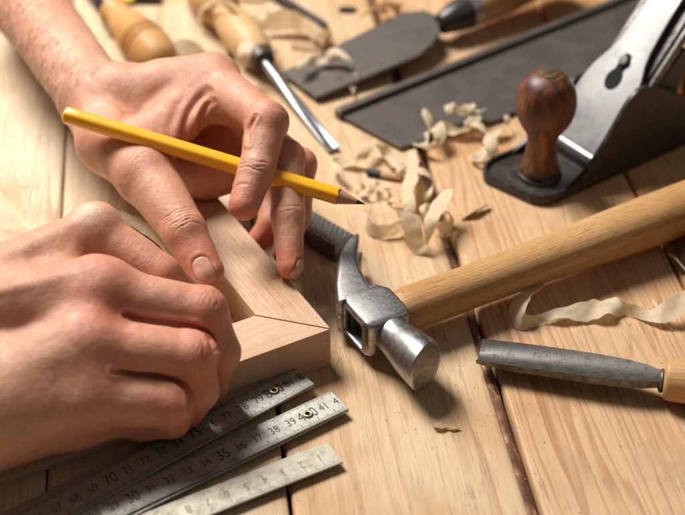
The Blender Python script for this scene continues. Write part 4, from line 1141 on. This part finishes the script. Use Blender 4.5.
def sawdust():
    rng = random.Random(12); bm = bmesh.new()
    spots = [((420, 190), 60, 170), ((470, 150), 50, 110), ((330, 60), 70, 120), ((540, 330), 110, 120), ((400, 420), 120, 110), ((600, 420), 120, 60), ((40, 160), 60, 40)]
    for (cx, cy), sg, n in spots:
        for _ in range(n):
            x = rng.gauss(cx, sg); y = rng.gauss(cy, sg * .7); p = P(x, y, 0)
            a = rng.random() * 6.3; l = rng.uniform(.02, .075) * (1 + (rng.random() < .12) * 1.6); w = l * rng.uniform(.25, .7); h = rng.uniform(.01, .03)
            ca, sa = math.cos(a), math.sin(a)
            b = [bm.verts.new((p[0] + ca * u - sa * v, p[1] + sa * u + ca * v, .012)) for u, v in ((-l, 0), (0, -w), (l, 0), (0, w))]
            t = bm.verts.new((p[0], p[1], .012 + h))
            for k in range(4): bm.faces.new((b[k], b[(k + 1) % 4], t))
    o = obj('sawdust', bm, m_shav2, None, False); tagp(o, 'fine pale sawdust specks scattered over the planks', 'sawdust', kind='stuff')
sawdust()
helix('wood_shaving', 'open pale curl standing behind the rising looped shaving, left of the plank gap', [(404, 176, .7), (416, 168, .8), (424, 180, .7), (428, 196, .6)], .55, 1.6, .8, 2.0, 91)
helix('wood_shaving', 'narrow curl bridging the folded loop and the plank gap', [(420, 214, .6), (432, 208, .7), (443, 216, .6), (452, 226, .4)], .45, 1.8, .6, .7, 93)
helix('wood_shaving', 'loose pale curl just below the arching springy shaving', [(352, 182, .5), (362, 190, .55), (374, 186, .6), (386, 180, .5)], .42, 1.7, .55, 1.1, 95)
helix('wood_shaving', 'broken pale curl resting on the dark saw plate edge', [(446, 112, 1.4), (458, 108, 1.5), (470, 110, 1.4), (482, 106, 1.2)], .48, 1.9, .8, .4, 97)
helix('wood_shaving', 'blurred curl beside the collar of the wide chisel', [(376, 12, .8), (390, 8, .8), (404, 4, .7)], .55, 1.5, .7, .4, 99, m_shav2)
# flakes
def flake(name, label, poly, z0, lift, mat, th=.05, cat='flake'):
    pts = [P(x, y, 0) for x, y in poly]; c = sum(pts) / len(pts)
    bm = bmesh.new(); 
    b = [bm.verts.new((p[0] - c[0], p[1] - c[1], z0 + lift * i)) for i, p in enumerate(pts)]
    tp = [bm.verts.new((p[0] - c[0], p[1] - c[1], z0 + lift * i + th)) for i, p in enumerate(pts)]
    n = len(b); bm.faces.new(b[::-1]); bm.faces.new(tp)
    for k in range(n): bm.faces.new((b[k], b[(k + 1) % n], tp[(k + 1) % n], tp[k]))
    o = obj(name, bm, mat, None, False, Matrix.Translation(Vector((c[0], c[1], 0)))); tagp(o, label, cat)
flake('wood_flake', 'dull brown flake of wood standing between the loop of shavings and the plane', [(461, 221), (470, 213), (489, 207), (488, 210), (474, 218)], .05, .10, plain('dull flake', (.42, .28, .17), .6), .08)
flake('wood_flake', 'tiny pale flake on the plank below the hammer face, left of its twin', [(433, 427), (440, 424), (447, 430), (441, 432), (434, 431)], .04, .05, m_shav2, .06)
flake('wood_flake', 'tiny pointed flake on the plank below the hammer face, right of its twin', [(446, 430), (450, 427), (461, 430), (452, 432)], .04, .03, m_shav2, .06)
def sliver():
    a = P(366, 171, .25); b = P(402, 178, .25)
    t = thing('wood_sliver', 'short wood sliver with a blackened end, under the arching shaving', 'sliver', frame(a, b - a)); L = np.linalg.norm(b - a)
    obj('burnt_end', lathe([(0, .15), (.05, .26), (1.0, .28), (1.05, .2)], 8, sz=.7), plain('charred', (.015, .013, .012), .6), t, True, auto=30)
    obj('wood_end', lathe([(.95, .24), (1.2, .27), (L, .22), (L + .1, .1)], 8, sz=.7), pine('sliver wood', (.52, .34, .18), (.36, .2, .09), 'X'), t, True, auto=30)
sliver()
ribbon('bark_curl', 'brown curl of bark in the plank gap at the right edge, below the hammer handle',
       [(664, 240, .3), (672, 232, .9), (684, 236, 1.2), (694, 248, 1.0), (690, 262, .6), (678, 256, .7)], [1.2, 1.8, 2.0, 2.0, 1.6, .9], [(.5, .5, .6)], shaving_mat('bark', (.32, .16, .08), (.20, .09, .045)), 73, group=None, cat='bark')
ribbon('wood_splinter', 'hair-thin pale splinter by the bark curl, at the right edge', [(668, 254, .5), (675, 258, .8), (684, 268, .6), (692, 276, .4)], [.05, .08, .08, .04], [(.7, .3, .5)], m_shav, 75, cat='splinter', group=None)
def yellow_strap():
    t = thing('tape_strip', 'yellow and black strip peeking in at the top edge, beyond the turned handle', 'tape', P(126, 2, 0))
    a = P(126, 2, 0)
    bm = bmesh.new()
    loft([[(-.6, -.9, .1), (-.6, -.9, .5), (-.6, .9, .9), (-.6, .9, .1)], [(.7, -.6, .1), (.7, -.6, .5), (.7, 1.2, .9), (.7, 1.2, .1)]], bm)
    bmesh.ops.bevel(bm, geom=bm.edges[:], offset=.08, segments=2, affect='EDGES')
    obj('yellow_band', bm, plain('yellow plastic', (.75, .55, .03), .4), t, True, auto=40)
    bm = box(.8, 2.6, -.4, 1.6, .05, .8, .15); obj('black_clip', bm, m_black, t, True, auto=40)
    ribbon('tape_strip', 'thin yellow strip lying across the top edge', [(226, -9, .3), (240, -5, .4), (256, -4, .4), (274, -7, .3)], .6, [(0, 1, .2)], plain('yellow tape', (.72, .60, .10), .4), 79, group=None, cat='tape')
yellow_strap()

# ------------------------------------------------------------------ light
w = bpy.data.worlds.new("World"); sc.world = w; w.use_nodes = True
nt = w.node_tree; bg = nt.nodes['Background']
tc = nt.nodes.new('ShaderNodeTexCoord'); sp = nt.nodes.new('ShaderNodeSeparateXYZ'); nt.links.new(tc.outputs['Generated'], sp.inputs[0])
rp = nt.nodes.new('ShaderNodeValToRGB'); rp.color_ramp.elements[0].position = 0.0; rp.color_ramp.elements[0].color = (.16, .11, .08, 1)
rp.color_ramp.elements[1].position = .8; rp.color_ramp.elements[1].color = (.62, .58, .54, 1)
nt.links.new(sp.outputs['Z'], rp.inputs[0]); nt.links.new(rp.outputs[0], bg.inputs[0]); bg.inputs[1].default_value = .19

def area(name, loc, target, size, size_y, energy, color):
    l = bpy.data.lights.new(name, 'AREA'); l.shape = 'RECTANGLE'; l.size = size; l.size_y = size_y; l.energy = energy; l.color = color
    o = bpy.data.objects.new(name, l); col.objects.link(o); o.location = loc
    o.rotation_euler = (Vector(target) - Vector(loc)).to_track_quat('-Z', 'Y').to_euler(); return o
area('window_light', (-.82, .80, 1.60), (-.03, .03, 0), .74, .74, 75, (1.0, .965, .905))
area('fill_light', (1.1, -.3, 1.3), (0, 0, 0), .9, .9, 1.0, (1.0, .90, .80))

sc.view_settings.view_transform = 'Standard'; sc.view_settings.look = 'None'; sc.view_settings.exposure = 0.0; sc.view_settings.gamma = 1.0
